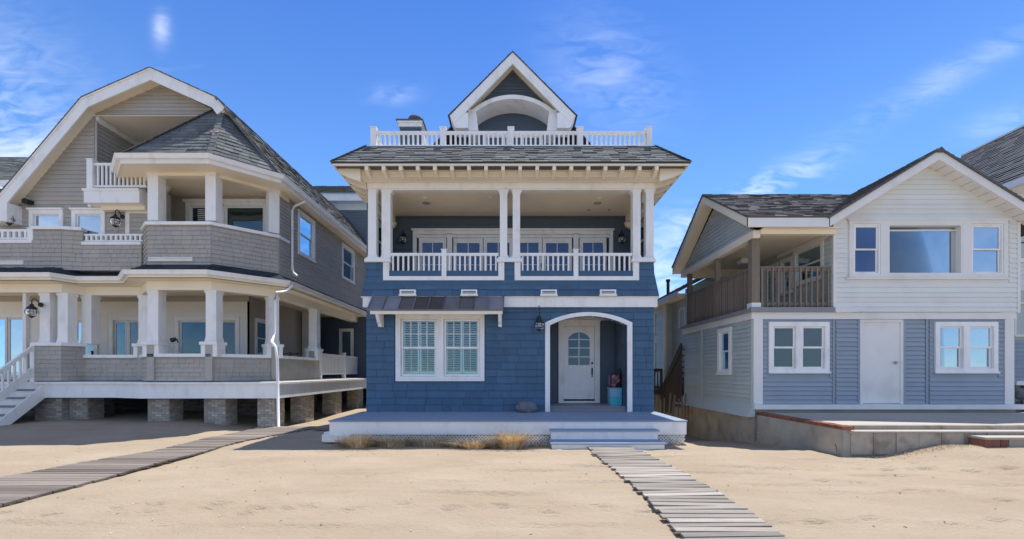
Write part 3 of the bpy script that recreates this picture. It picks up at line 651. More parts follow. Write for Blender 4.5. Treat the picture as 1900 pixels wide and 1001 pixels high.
# ---- vents
for x in (-2.80, -1.15, .99, 2.58):
    fo = .13; v = MB(front(12.25)); ring4(v, x-.215, x+.215, 3.655, 3.80, .04, -.05, .05); v.box(x-.235, x+.235, .0, .06, 3.63, 3.672); vo = v.build('wall_vent', 'white', BH)
    box('vent_slot', 'dark', vo, x-.175, x+.175, -.02, .012, 3.70, 3.76, fr=front(12.25)); box('vent_louver', 'white', vo, x-.17, x+.17, .012, .03, 3.722, 3.735, fr=front(12.25))
# ---- metal awning over the window
A0, A1 = -3.75, -.22; pr = lambda y: 3.62 - (12.30-y)*.88
aw = MB().hexa([(A0,11.83,3.19),(A1,11.83,3.19),(A1,12.3,3.60),(A0,12.3,3.60),(A0,11.83,3.215),(A1,11.83,3.215),(A1,12.3,3.63),(A0,12.3,3.63)]).build('metal_awning', 'metalroof', BH)
N_ = 9; wd = (A1-A0)/N_
for i in range(N_):
    a = A0+i*wd; zo = R.uniform(0,.006)
    MB().hexa([(a+.012,11.81,3.214+zo),(a+wd-.012,11.81,3.214+zo),(a+wd-.012,12.26,3.612),(a+.012,12.26,3.612),(a+.012,11.81,3.222+zo),(a+wd-.012,11.81,3.222+zo),(a+wd-.012,12.26,3.622),(a+.012,12.26,3.622)]).build('roof_panel', 'metalroof', aw)
for i in range(N_+1):
    a = A0+i*wd; MB().bar((a,11.81,3.235), (a,12.27,3.64), .022, .045).build('standing_seam', 'metalroof', aw)
MB().box(A0+.05, A1-.03, 11.86, 11.90, 3.10, 3.185).box(A0+.05, A1-.03, 11.90, 12.38, 3.16, 3.183).build('awning_frame', 'cream', aw)
for x in (A0+.22, A1-.10):
    MB(Fr(x, 0, 0, 1)).prism([(12.38,3.16),(11.90,3.16),(11.90,3.08),(11.98,2.98),(12.05,2.90),(12.12,2.86),(12.14,2.80),(12.38,2.80)], -.045, .045).build('awning_bracket', 'white', aw)
box('frieze', 'white', BH, -3.24, -.66, 0, .05, 3.155, 3.20, fr=FB)
# ---- window with plantation shutters
def bluewin():
    u0, u1, z0, z1 = -3.03, -.88, 1.47, 3.03
    c = MB(FB); ring4(c, u0-.13, u1+.13, z0-.13, z1+.13, .13, -.12, .055); c.box(-2.05, -1.86, -.12, .050, z0, z1); c.box(u0-.15, u1+.15, .03, .08, z1+.13, z1+.17)
    win = c.build('shuttered_window', 'white', BH)
    for (a, b) in ((-3.03, -2.05), (-1.86, -.88)):
        zm = 2.245
        for za, zb, ww, gr in ((z0, zm+.03, -.05, None), (zm-.02, z1, -.025, (4, 2))):
            s = MB(FB); ring4(s, a+.01, b-.01, za+.005, zb-.005, .05, ww-.02, ww+.015); s.build('sash', 'white', win)
            MB(FB).box(a+.055, b-.055, ww-.004, ww, za+.05, zb-.05).build('pane', 'glassclear', win)
            if gr:
                for k in range(1, 4): x = a+.055+(b-a-.11)*k/4; MB(FB).box(x-.010, x+.010, ww+.001, ww+.014, za+.05, zb-.05).build('muntin', 'white', win)
                MB(FB).box(a+.055, b-.055, ww+.001, ww+.012, (za+zb)/2-.010, (za+zb)/2+.010).build('muntin', 'white', win)
        for (c0, c1) in ((a+.04, (a+b)/2), ((a+b)/2, b-.04)):
            s = MB(FB); ring4(s, c0+.006, c1-.006, z0+.03, z1-.03, .045, -.125, -.10, tb=.11); s.box(c0+.05, c1-.05, -.125, -.10, zm-.02, zm+.03); s.build('shutter_frame', 'shutter', win)
            z = z0+.165
            while z < z1-.10:
                if abs(z-zm) > .05: MB(FB).hexa([(c0+.05,-.145,z-.014),(c1-.05,-.145,z-.014),(c1-.05,-.085,z+.010),(c0+.05,-.085,z+.010),(c0+.05,-.145,z-.006),(c1-.05,-.145,z-.006),(c1-.05,-.085,z+.018),(c0+.05,-.085,z+.018)]).build('louver', 'shutter', win)
                z += .062
            MB(FB).box((c0+c1)/2-.008, (c0+c1)/2+.008, -.085, -.075, z0+.15, z1-.09).build('tilt_rod', 'shutter', win)
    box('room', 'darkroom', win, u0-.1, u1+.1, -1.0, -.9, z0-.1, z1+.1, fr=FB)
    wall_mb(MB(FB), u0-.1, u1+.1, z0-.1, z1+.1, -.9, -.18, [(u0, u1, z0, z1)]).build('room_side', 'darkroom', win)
bluewin()
# ---- arched entrance
aO = arcpts(.90, 3.265, 2.93, 3.215, 24); aI = arcpts(AX0+.0, AX1, ASP, ACR, 24)
at = MB(FB).strip(aO, aI, -.20, .06)
at.box(.90, AX0, -.20, .06, .51, ASP).box(AX1, 3.265, -.20, .06, .51, ASP); at.prism([(.90,ASP),(AX0,ASP),(aI[0][0],aI[0][1]),(.90,2.93)], -.20,.06); at.prism([(AX1,ASP),(3.265,ASP),(3.265,2.93)], -.20,.06)
at.build('arch_trim', 'white', BH)
YR = 13.9; FRR = front(YR)
rc = MB(); rc.box(AX0-.12, AX0, 12.58, YR, .5, 3.2).box(AX1, AX1+.12, 12.58, YR, .5, 3.2).build('recess_side', 'bluedark', BH)
MB().box(AX0-.1, AX1+.1, 12.58, YR+.1, 3.16, 3.24).build('recess_ceiling', 'cream', BH)
rw = wall_mb(MB(FRR), AX0-.1, AX1+.1, .5, 3.2, -.1, 0, [(1.45,2.64,.5,3.06)]).build('recess_back_wall', 'bluedark', BH)
courses(rw, 'shingle', 'bluedark', FRR, [(AX0,.65),(AX1,.65),(AX1,3.15),(AX0,3.15)], [(1.38,2.72,0,3.2)], .194, .018, (.25,.5), rnd=rr)
courses(BH, 'shingle', 'bluedark', Fr(AX0, 12.6, 0, 1), [(0,.65),(1.3,.65),(1.3,3.1),(0,3.1)], (), .194, .012, (.3,.6), objs=False, rest='recess_shingles')
courses(BH, 'shingle', 'bluedark', Fr(AX1, YR, 0, -1), [(0,.65),(1.3,.65),(1.3,3.1),(0,3.1)], (), .194, .012, (.3,.6), objs=False, rest='recess_shingles')
es = box('entry_step', 'deckgrey', BH, AX0, AX1, 12.50, YR, .50, .615)
for i in range(10): box('floor_board', 'deckgrey', es, AX0+.003, AX1-.003, 12.46+i*.142, 12.46+i*.142+.137, .616, .64)
ds = MB(FRR); ring4(ds, 1.416, 2.675, .645, 3.13, .155, -.05, .05, tb=.06); ds.box(1.39, 2.70, -.02, .08, 3.13, 3.16)
slab = arcpts(1.62, 2.47, 2.72, 2.93, 16)
dr = MB(FRR); gl_a = arcpts(1.72, 2.37, 2.62, 2.80, 16)
dr.box(1.575, 1.72, -.05, .0, .76, 2.62).box(2.37, 2.515, -.05, 0, .76, 2.62).box(1.72, 2.37, -.05, 0, .76, 1.80).strip([(p[0], 2.97) for p in gl_a], gl_a, -.05, 0).box(1.575, 1.72, -.05, 0, 2.62, 2.97).box(2.37, 2.515, -.05, 0, 2.62, 2.97)
door = dr.build('front_door', 'white', BH)
ds.build('front_door_surround', 'white', BH)
MB(FRR).strip(arcpts(1.60, 2.49, 2.74, 2.955, 16), slab, -.01, .018).box(1.60, 1.625, -.01, .018, .78, 2.74).box(2.465, 2.49, -.01, .018, .78, 2.74).build('door_moulding', 'white', door)
MB(FRR).strip(gl_a, [(p[0], 1.80) for p in gl_a], -.03, -.02).build('pane', 'glass', door)
for z in (2.05, 2.32, 2.58): MB(FRR).box(1.72, 2.37, -.019, .004, z-.015, z+.015).build('muntin', 'white', door)
MB(FRR).box(2.03, 2.06, -.019, .006, 1.80, 2.79).build('muntin', 'white', door)
pn = MB(FRR); ring4(pn, 1.71, 2.38, .98, 1.68, .03, -.01, .012); ring4(pn, 1.77, 2.32, 1.04, 1.62, .02, -.01, .006); pn.build('door_panel', 'white', door)
box('door_sweep', 'black', door, 1.56, 2.53, -.05, .012, .715, .755, fr=FRR)
hd = MB(FRR).box(2.425, 2.465, 0, .02, 1.50, 1.72); hd.tube([(2.445,.02,1.70),(2.445,.06,1.68),(2.445,.06,1.56),(2.445,.02,1.52)], .014, 7).box(2.435, 2.455, 0, .015, 1.42, 1.52); hd.build('door_handle', 'black', door)
MB(FRR).tube([(2.445,0,1.86),(2.445,.03,1.86)], .032, 12).build('deadbolt', 'black', door)
# ---- entrance deck
DZ = .513; dk = MB().box(-4.02, 3.84, 10.16, 12.4, .44, .482).build('front_deck', 'deckgrey', BH)
i = 0; y = 10.09
while y < 12.37:
    w = .139; cuts = [-4.08] + sorted(R.uniform(-3, 3) for _ in range(1+(i % 2))) + [3.90]
    for a, b in zip(cuts, cuts[1:]): box('deck_board', 'decksky', dk, a+.002, b-.002, y+.003, y+w-.003, .484, DZ+R.uniform(-.002,.002))
    y += w; i += 1
MB().box(-4.06, 3.88, 10.12, 10.16, .20, .483).box(-4.06, -4.02, 10.16, 12.4, .20, .483).box(3.84, 3.88, 10.16, 12.4, .20, .483).build('deck_fascia', 'white', BH)
def lattice(fr, u0, u1, z0, z1):
    l = MB(fr); st = .075; h = z1-z0; u = u0-h
    while u < u1:
        for s in (1, -1):
            a, b = (u, u+h) if s > 0 else (u+h, u); za, zb = z0, z1
            pa, pb = a, b; 
            def cl(a, za, b, zb):
                p = []
                for (x, z, x2, z2) in ((a, za, b, zb), (b, zb, a, za)):
                    if x < u0: z = z+(z2-z)*(u0-x)/(x2-x) if x2 != x else z; x = u0
                    elif x > u1: z = z+(z2-z)*(u1-x)/(x2-x) if x2 != x else z; x = u1
                    p.append((x, z))
                return p
            if max(a, b) <= u0 or min(a, b) >= u1: continue
            (xa, z_a), (xb, z_b) = cl(a, za, b, zb); d = .014 if s > 0 else .0
            if abs(xa-xb) > .01: l.hexa([(xa-.019,d,z_a),(xa+.019,d,z_a),(xa+.019,d+.006,z_a),(xa-.019,d+.006,z_a),(xb-.019,d,z_b),(xb+.019,d,z_b),(xb+.019,d+.006,z_b),(xb-.019,d+.006,z_b)])
        u += st
    return l
for (a, b) in ((-3.62, .85), (3.15, 3.86)): lattice(front(10.2), a, b, -.03, .205).build('lattice', 'white', BH, kind='stuff')
lattice(Fr(3.84, 10.2, 0, 1), 0, 1.9, -.15, .205).build('lattice', 'white', BH, kind='stuff')
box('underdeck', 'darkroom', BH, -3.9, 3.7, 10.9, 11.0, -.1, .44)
sb = MB().box(-4.22, -3.60, 10.10, 10.22, .04, .20).box(-4.24, -3.98, 10.25, 11.2, .19, .23).box(-4.22,-4.0,10.27,11.2,.0,.19).build('side_step', 'white', BH)
# steps
st = MB().box(.85, 3.15, 9.84, 10.11, .16, .305).box(.82, 3.13, 9.34, 9.84, -.02, .105).box(.85,3.15,9.84,10.11,.0,.16).build('front_steps', 'white', BH)
for (a, b, y0, n, z) in ((.83, 3.18, 9.80, 2, .307), (.79, 3.16, 9.30, 4, .107)):
    for i in range(n): box('tread_board', 'decksky', st, a, b, y0+i*.143, y0+i*.143+.137, z, z+.03)

# ---- loose things at the entrance
lantern(.73, 12.38, 2.92, 'black onion lantern hanging on the blue front wall left of the arched entrance', hook=True, s=1.1)
lantern(-3.44, 14.53, 5.84, 'black onion lantern at the left end of the blue balcony wall', s=1.0)
lantern(3.46, 14.53, 5.84, 'black onion lantern at the right end of the blue balcony wall', s=1.0)
bn = root('storage_bin', (2.93, 13.0, .64), 'two tone teal plastic storage bin standing in the arched entrance', 'storage bin')
MB().hexa([(2.78,12.84,.641),(3.09,12.84,.641),(3.09,13.2,.641),(2.78,13.2,.641),(2.77,12.82,.89),(3.10,12.82,.89),(3.10,13.22,.89),(2.77,13.22,.89)]).build('bin_body', 'teal', bn)
MB().hexa([(2.78,12.83,.892),(3.09,12.83,.892),(3.09,13.2,.892),(2.78,13.2,.892),(2.77,12.83,1.13),(3.10,12.83,1.13),(3.10,13.2,1.13),(2.77,13.2,1.13)]).build('bin_upper', 'paleteal', bn)
MB().box(2.76, 3.11, 12.81, 13.22, .885, .90).box(2.76,3.11,12.81,13.22,1.13,1.145).build('bin_rim', 'paleteal', bn)
bg_ = root('printed_bag', (2.93, 13.0, 1.147), 'dark bag with a pink print lying on top of the teal bin', 'bag')
b = MB()
def blob(mb, c, sx, sy, sz, n=10, m=7, jit=.08, seed=1, sq=1.0):
    r_ = random.Random(seed); k = len(mb.v)
    for i in range(m+1):
        ph = math.pi*i/m
        for j in range(n):
            t = 2*math.pi*j/n; f = 1+r_.uniform(-jit, jit)
            cx, cy = math.sin(ph)*math.cos(t), math.sin(ph)*math.sin(t); cz = math.cos(ph)
            sg = lambda v: math.copysign(abs(v)**sq, v)
            mb.v.append((c[0]+sx*sg(cx)*f, c[1]+sy*sg(cy)*f, c[2]+sz*sg(cz)*f))
    for i in range(m):
        for j in range(n): j2 = (j+1) % n; mb.f.append((k+i*n+j, k+(i+1)*n+j, k+(i+1)*n+j2, k+i*n+j2))
    return mb
blob(b, (2.935, 13.0, 1.36), .165, .16, .212, 16, 10, .04, 4, .5).build('bag_body', 'print', bg_, smooth=True)
MB().tube([(3.0,12.93,1.54),(3.02,12.93,1.62),(3.07,12.95,1.68),(3.10,12.97,1.60),(3.09,12.98,1.53)], .02, 6).build('bag_handle', 'black', bg_)
b = blob(MB(), (.38, 12.13, .645), .27, .17, .16, 14, 9, .10, 9, .8); b.build('rock', 'stone', None)
o = [x for x in bpy.data.objects if x.name == 'rock'][0]; tag(o, 'dark grey rock sitting on the deck against the blue wall left of the entrance', 'rock')
# ================================================================ LEFT HOUSE
LH = root('taupe_shingled_house', (-10.5, 14, 0), 'large taupe shingled house with gambrel gable, octagonal corner bay and wraparound porch', 'house')
def seg(p, q): return Fr(p[0], p[1], q[0]-p[0], q[1]-p[1]), math.hypot(q[0]-p[0], q[1]-p[1])
def offline(pts, d):
    """offset an open polyline outwards (to the camera side) by d with mitres"""
    out = []
    for i, p in enumerate(pts):
        ns = []
        if i > 0: a = Vector((pts[i][0]-pts[i-1][0], pts[i][1]-pts[i-1][1])).normalized(); ns.append(Vector((a.y, -a.x)))
        if i < len(pts)-1: a = Vector((pts[i+1][0]-pts[i][0], pts[i+1][1]-pts[i][1])).normalized(); ns.append(Vector((a.y, -a.x)))
        n = ns[0] if len(ns) == 1 else (ns[0]+ns[1]).normalized(); k = d/max(.3, n.dot(ns[0])); out.append((p[0]+n.x*k, p[1]+n.y*k))
    return out
def ribbon(pts, d0, d1, z0, z1):
    """solid following a plan polyline between offsets d0<d1, heights z0..z1"""
    a, b = offline(pts, d0), offline(pts, d1); m = MB()
    for i in range(len(pts)-1):
        m.hexa([(*a[i], z0), (*a[i+1], z0), (*b[i+1], z0), (*b[i], z0), (*a[i], z1), (*a[i+1], z1), (*b[i+1], z1), (*b[i], z1)])
    return m
Apt, Bp, Cp, Dp, Ep, Gp, Hp, Ip = (-14.08,13.4), (-13.25,13.4), (-13.03,13.9), (-11.31,13.9), (-10.41,13.0), (-8.59,13.0), (-7.34,14.25), (-7.34,17.25)
K2 = (-7.34, 27)
GW = (.14,.34)
def shwall(name, pts, z0, z1, m='greysh', cap=True, capz=.09, exp=.128, thick=.14):
    w = ribbon(pts, -thick, 0, z0, z1).build(name, m, LH)
    for p, q in zip(pts, pts[1:]):
        f, l = seg(p, q); courses(w, 'shingle', m, f, [(0,z0),(l,z0),(l,z1),(0,z1)], (), exp, .026, (.15,.34), objs=False, rest='shingles', jog=.003)
    if cap: ribbon(pts, -thick-.05, .07, z1, z1+capz).build('wall_cap', 'white', w)
    return w
# ---- lower porch half walls with caps
FZ = 1.33
shwall('half_wall', [Apt, Bp, Cp], FZ, 2.36); shwall('half_wall', [Cp, Dp], FZ, 2.02); shwall('half_wall', [Dp, Ep, Gp, Hp, Ip], FZ, 2.02)
def post(x, y, ang=0, z0=2.45, z1=3.93, w=.30, ped=True, taper=True):
    c, s_ = math.cos(ang), math.sin(ang); f = lambda a, b, z: (x+a*c-b*s_, y+a*s_+b*c, z); h = w/2
    m = MB(f).box(-h, h, -h, h, z0+.05, z1-.08).box(-h-.02, h+.02, -h-.02, h+.02, z1-.08, z1)
    if taper: m.hexa([(-h-.025,-h-.025,z0),(h+.025,-h-.025,z0),(h+.025,h+.025,z0),(-h-.025,h+.025,z0),(-h,-h,z0+.16),(h,-h,z0+.16),(h,h,z0+.16),(-h,h,z0+.16)])
    m.build('porch_post', 'white', LH)
    if ped:
        h2 = h+.0; p = MB(f).box(-.10, .10, -h2-.10, h2, FZ+.02, 2.36).build('pedestal', 'greysh', LH)
        MB(f).box(-.23, -.102, -h2-.09, h2, 2.03, 2.36).box(.102, .23, -h2-.09, h2, 2.03, 2.36).box(-.25, .25, -h2-.13, h2+.05, 2.362, 2.45).build('pedestal_trim', 'white', p)
for (x, y, a, pd) in ((-13.83,13.62,0,0), (-13.30,13.62,0,0), (-13.0,14.05,0,0), (-11.26,14.05,0,1), (-10.28,13.18,0,1), (-8.62,13.18,0,1), (-7.52,14.28,math.pi/4,1), (-7.42,17.1,0,1), (-7.42,22.1,0,0)): post(x, y, a, ped=bool(pd))
f, l = seg((-7.34,17.35), (-7.34,22.0))
railing(LH, f, 0.05, l-.1, 1.48, 2.30, .15, m='white2', bw=.05, rail=.08, posts=[.02, 2.5], pw=.14, ptop=.12, pz0=1.33)
# ---- deck platform with fascia
deckp = [(-18.5,13.28), (-13.0,13.28), (-11.6,13.28), (-10.5,12.85), (-6.62,12.95), (-6.62,27)]
ribbon(deckp, -.04, 0, .84, 1.24).build('porch_fascia', 'white', LH); ribbon(deckp, -.3, .05, 1.24, 1.30).build('porch_edge', 'white', LH)
mp = MB(); pp = offline(deckp, -.25); pl = [(-18.5, 27)] + [(p[0], p[1]) for p in pp]; k = len(pl)
mp.v = [(x, y, 1.31) for x, y in pl] + [(x, y, 1.15) for x, y in pl]; mp.f = [tuple(range(k)), tuple(range(2*k-1, k-1, -1))] + [(i, k+i, k+(i+1) % k, (i+1) % k) for i in range(k)]
mp.build('porch_floor', 'deckgrey', LH)
# ---- brick piers and brick wall behind
def pier(x, y, w, d, z0=-.4, z1=.86, m='pierbrick', mw=None, side=True, nm='brick_pier'):
    c = MB().box(x-w/2, x+w/2, y, y+d, z0, z1).build(nm, 'mortar' if m == 'pierbrick' else 'darkbrick', LH); b = MB(); z = z0; r = 0
    while z < z1-.03:
        for (f, l) in ((Fr(x-w/2, y), w), (Fr(x+w/2, y, 0, 1), d)) if side else ((Fr(x-w/2, y), w),):
            u = -(.105 if r % 2 else 0)
            while u < l-.01:
                a, e = max(u, 0)+.004, min(u+.20, l)-.004
                if e-a > .015: b.fr = f; b.box(a, e, 0, R.uniform(.004,.014), z+.004, min(z+.062, z1))
                u += .21
        z += .07; r += 1
    b.build('bricks', m, c, kind='stuff'); return c
for x, y, w in ((-13.75,13.5,.80), (-13.05,13.7,.55), (-10.25,13.2,.62), (-8.62,13.2,.62), (-7.13,13.2,.50)): pier(x, y, w, .55)
for y in (14.9, 17.4, 20, 23): pier(-7.0, y, .5, .6)
pier(-15.3, 15.8, 3.0, .3, m='darkbrick', nm='brick_foundation_wall'); pier(-11.7, 16.4, 2.2, .3, m='darkbrick', nm='brick_foundation_wall'); pier(-9.0, 15.4, 1.6, .3, m='darkbrick', nm='brick_foundation_wall')
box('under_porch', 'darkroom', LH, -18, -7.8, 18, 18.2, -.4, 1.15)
# ---- porch ceiling, pent roof, gutter
eave = [(-18.5,12.95), (-13.12,12.95), (-12.88,13.47), (-11.50,13.47), (-10.63,12.6), (-8.42,12.6), (-6.95,14.07), (-6.95,27)]
wallu = [(-18.5,13.4), Bp, Cp, Dp, Ep, Gp, Hp, K2]
pl = eave + [(-18.5, 27)]; k = len(pl); mp = MB(); mp.v = [(x, y, 4.19) for x, y in pl] + [(x, y, 4.21) for x, y in pl]; mp.f = [tuple(range(k)), tuple(range(2*k-1, k-1, -1))]
mp.build('porch_soffit', 'cream', LH)
ribbon(eave, -.03, 0, 4.21, 4.30).build('eave_fascia', 'cream', LH)
def gutter(pts, z, name='gutter'):
    m = MB()
    for p, q in zip(pts, pts[1:]):
        a, b = offline(pts, .0), offline(pts, .11)
    a, b, c = offline(pts, .0), offline(pts, .09), offline(pts, .12)
    for i in range(len(pts)-1):
        m.hexa([(*a[i],z-.12),(*a[i+1],z-.12),(*b[i+1],z-.12),(*b[i],z-.12),(*a[i],z-.02),(*a[i+1],z-.02),(*c[i+1],z-.02),(*c[i],z-.02)])
        m.hexa([(*b[i],z-.02),(*b[i+1],z-.02),(*c[i+1],z-.02),(*c[i],z-.02),(*b[i],z),(*b[i+1],z),(*offline(pts,.135)[i+1],z),(*offline(pts,.135)[i],z)])
    return m.build(name, 'white', LH)
gutter(eave, 4.40)
ribbon([Apt]+[Bp, Cp, Dp, Ep, Gp, Hp, K2], -.28, .02, 3.93, 4.185).build('porch_frieze', 'cream', LH)
ribbon([(-18.5,13.4),(-14.08,13.4)], -.28, .02, 3.93, 4.185).build('porch_frieze', 'cream', LH)
oe = offline(eave, .02)
for i in range(len(eave)-1):
    roofplane(LH, 'roofdark', [(*oe[i],4.39),(*oe[i+1],4.39),(*wallu[i+1],4.66),(*wallu[i],4.66)], .12, thick=.02, name='pent_shingles', base='pent_roof')
# ---- second floor half walls
UZ = 4.60
w1 = shwall('balcony_wall', [(-18.5,13.4), (-14.1,13.4)], UZ, 5.38, cap=False); shwall('balcony_wall', [(-14.1,13.4), (-13.25,13.4), (-12.75,13.52)], UZ, 5.78)
ribbon([(-18.5,13.4),(-14.1,13.4)], -.05, .05, 5.38, 5.47).build('wall_cap', 'white', w1)
C2, D2 = (-12.75,13.52), (-11.0,13.52)
w2 = shwall('balcony_wall', [C2, D2], UZ, 5.38, cap=False); ribbon([C2, D2], -.05, .05, 5.36, 5.45).build('wall_cap', 'white', w2)
shwall('bay_wall', [(-11.0,13.59), Ep, Gp, Hp, (-7.34,14.9)], UZ, 5.78)
f, l = seg(C2, D2); railing(LH, f, 0, l, 5.48, 5.70, .15, bw=.06, rail=.05, posts=(), w=-.06)
f, l = seg((-18.5,13.4), (-14.1,13.4)); railing(LH, f, 0, l, 5.50, 5.80, .17, bw=.07, rail=.07, posts=[l-.06], pw=.16, ptop=.03, w=-.05)
for (a, z) in (((-15.4,-14.35), 4.78), ((-10.35,-9.1), 4.78)):
    f = front(13.4 if a[0] < -12 else 13.0); v = MB(f); ring4(v, a[0], a[1], 4.74, 4.86, .035, .0, .05); vo = v.build('scupper_vent', 'white2', LH); box('vent_slot', 'cream', vo, a[0]+.03, a[1]-.03, .002, .028, 4.775, 4.83, fr=f)
for x, y, a in ((-11.2,14.05,0), (-10.27,13.16,0), (-8.62,13.16,0), (-7.50,14.26,math.pi/4)): post(x, y, a, 5.87, 7.29, .30, ped=False, taper=False)
# ---- main walls
GD = 13.72; FM = front(GD)
def zroofR(x): return 10.47+(x+10.57)*-.4536 if x < -8.63 else 9.59-(x+8.63)*1.256
def zroofL(x): return 10.47+(x+10.57)*.44 if x > -12.57 else 9.59+(x+12.57)*1.185
# second floor and gable front: one plane with recess and openings
poly = [(-16.3, 4.6), (-10.4, 4.6), (-10.4, 6.95), (-12.56, 6.95), (-12.56, zroofL(-12.56)-.42), (-16.3, zroofL(-16.3)-.42)]
poly[-1] = (-16.3, 4.7) if zroofL(-16.3)-.42 < 4.7 else poly[-1]
wn_ = [(-14.42,-13.60,5.0,6.36), (-13.14,-12.34,5.0,6.36)]
mw = MB(FM); wall_mb(mw, -16.3, -10.4, 4.6, 6.0, -.15, 0, wn_); wall_mb(mw, -14.9, -10.4, 6.0, 6.5, -.15, 0, wn_); mw.box(-14.3, -10.4, -.15, 0, 6.5, 6.95)
mw.prism([(-15.1,6.4),(-14.3,6.4),(-14.3,6.95),(-12.56,6.95),(-12.56,9.33)], -.15, -.002)
mwo = mw.build('front_wall', 'greysh', LH)
courses(mwo, 'siding_board', 'greysh', FM, [(-16.0,5.2),(-10.4,5.2),(-10.4,6.93),(-12.58,6.93),(-12.58,9.30),(-15.05,6.45),(-16.1,5.2)], [(a-.13,b+.13,c-.1,d+.2) for a, b, c, d in wn_], .13, .028, None)
box('recess_corner_board', 'greysh', LH, -12.56, -12.50, -.02, .02, 6.95, 9.15, fr=FM)
for (a, b, c, d) in wn_: window(LH, FM, a+.02, b-.02, c, d-.02, case=.12, kind='double', g='glass', blind='curtain', head=.05, w=.05)
window(LH, FM, -11.5, -10.9, 5.0, 6.36, case=.12, kind='double', g='glass', w=.05)
box('corner_board', 'greysh', LH, -11.98, -11.86, 0, .03, 5.3, 6.5, fr=FM)
# third floor recess
gt = MB(FM); pts = [(-12.9, zroofL(-12.9)-.42)]; 
gtri = [(-12.35, 9.33), (-8.9, 9.33), (-8.9, 9.33+.02), (-9.05, zroofR(-9.05)-.40), (-10.57, 10.05), (-12.35, zroofL(-12.35)-.42)]
go = gt.prism([(-12.6, 9.33), (-8.65, 9.33), (-10.57, 10.27)], -.12, 0).build('gable_wall', 'greysh', LH)
courses(go, 'siding_board', 'greysh', FM, [(-12.55, 9.34), (-8.7, 9.34), (-10.57, 10.26)], (), .115, .028, None)
box('recess_ceiling', 'whitesid', LH, -12.6, -8.55, GD, 17.2, 9.31, 9.33)
rs_ = MB().box(-12.62, -12.56, GD+.02, 17.2, 6.95, 9.31).build('recess_side_wall', 'greysh', LH)
courses(rs_, 'siding_board', 'greysh', Fr(-12.56, GD+.02, 0, 1), [(0,6.95),(3.4,6.95),(3.4,9.3),(0,9.3)], (), .13, .028, None)
box('recess_trim', 'white', rs_, -12.56, -12.49, GD+.02, 17.2, 9.12, 9.30)
box('recess_back_wall', 'greysh', LH, -12.56, -8.5, 17.2, 17.3, 6.95, 9.31)
MB().lathe((-10.6,15.4,9.30), [(0,0),(.06,0),(.07,.01)], 10).build('recessed_light', 'white', LH)
# third floor balcony
bf = MB().box(-12.47, -10.85, 13.25, GD-.02, 6.52, 6.86).box(-12.50, -10.85, 13.22, GD-.02, 6.86, 6.93).build('balcony_fascia', 'white', LH); box('balcony_soffit', 'cream', bf, -12.2, -10.9, 13.5, GD-.05, 6.40, 6.52)
railing(LH, front(13.33), -12.30, -10.7, 6.99, 7.70, .125, bw=.045, rail=.075, posts=[-12.30], pw=.17, ptop=.10, pz0=6.93)
box('balcony_floor', 'deckgrey', LH, -12.56, -11.2, GD, 17.2, 6.88, 6.95)
# ---- gambrel barge boards and roof
GB = 13.3
Oo = [(-15.35, 6.30), (-12.57, 9.59), (-10.57, 10.47), (-8.63, 9.59), (-8.40, 9.30)]; Ii = [(-15.05, 6.20), (-12.40, 9.34), (-10.57, 10.13), (-8.78, 9.33), (-8.62, 9.12)]
MB().strip(Oo, Ii, GB, GB+.05).build('barge_board', 'white', LH); MB().strip([(x, z+.0) for x, z in Oo], [(x*.88+y[0]*.12, z*.88+y[1]*.12) for (x, z), y in zip(Oo, Ii)], GB-.03, GB).build('barge_moulding', 'white', LH)
I3 = [(-15.22, 6.2), (-12.52, 9.40), (-10.57, 10.24), (-8.70, 9.40), (-8.55, 9.2)]
MB().strip([(x+.0, z-.06) for x, z in Oo], I3, GB+.05, GD+.02).build('rake_soffit', 'cream', LH)
MB().prism([(-15.35,6.30),(-15.35,6.0),(-14.75,6.0),(-14.75,6.55)], GB-.01, GD).build('rake_return', 'white', LH)
BD = 27; e = .04
def rp(a, b, m='roof', **k): roofplane(LH, m, [(a[0],GB-e,a[1]),(a[0],BD,a[1]),(b[0],BD,b[1]),(b[0],GB-e,b[1])] if a[0] < b[0] else [(a[0],BD,a[1]),(a[0],GB-e,a[1]),(b[0],GB-e,b[1]),(b[0],BD,b[1])], .145, **k)
# left side slopes, upper right slope
rp((-15.4,6.29), (-12.57,9.615), thick=.02, th=.010); rp((-12.57,9.615), (-10.57,10.49), thick=.02, th=.010); rp((-8.63,9.615), (-10.57,10.49), thick=.02, th=.010)
# right lower slope starts behind the bay
L0, L1, L2, L3, L4, L5 = (-11.54,13.72), (-11.54,13.27), (-10.67,12.4), (-8.25,12.4), (-6.95,13.7), (-6.95,27)
roofplane(LH, 'roof', [(-6.95,BD,7.46),(-6.95,13.7,7.46),(-8.40,13.30,9.31),(-8.63,13.26,9.61),(-8.63,BD,9.61)], .145, wid=(.14,.34))
AP = (-8.62, 13.62, 9.56)
for a, b in ((L0, L1), (L1, L2), (L2, L3), (L3, L4)):
    roofplane(LH, 'roof', [(*a,7.48),(*b,7.48),AP], .14, wid=(.15,.36), th=.014)
hp = MB()
for a in (L2, L3, L4):
    for i in range(14):
        p = Vector((*a,7.50)).lerp(Vector(AP), i/14); q = Vector((*a,7.50)).lerp(Vector(AP), min(1, (i+1.2)/14)); hp.bar(p+Vector((0,0,.035)), q+Vector((0,0,.018)), .15, .014)
hp.build('hip_cap_shingles', 'roof', LH, kind='stuff')
for (x, y, z) in ((-7.55, 14.35, 8.27), (-8.2,13.15,8.05)): pass
for (c, u) in (((-8.55,12.93,8.42), (1,0,0)), ((-7.52,14.6,8.22),(0,1,0))): MB().bar(c, (c[0]+u[0]*.22, c[1]+u[1]*.3, c[2]), .12, .02, up=(0,-1,1)).build('replaced_shingle', 'rooftan', LH)
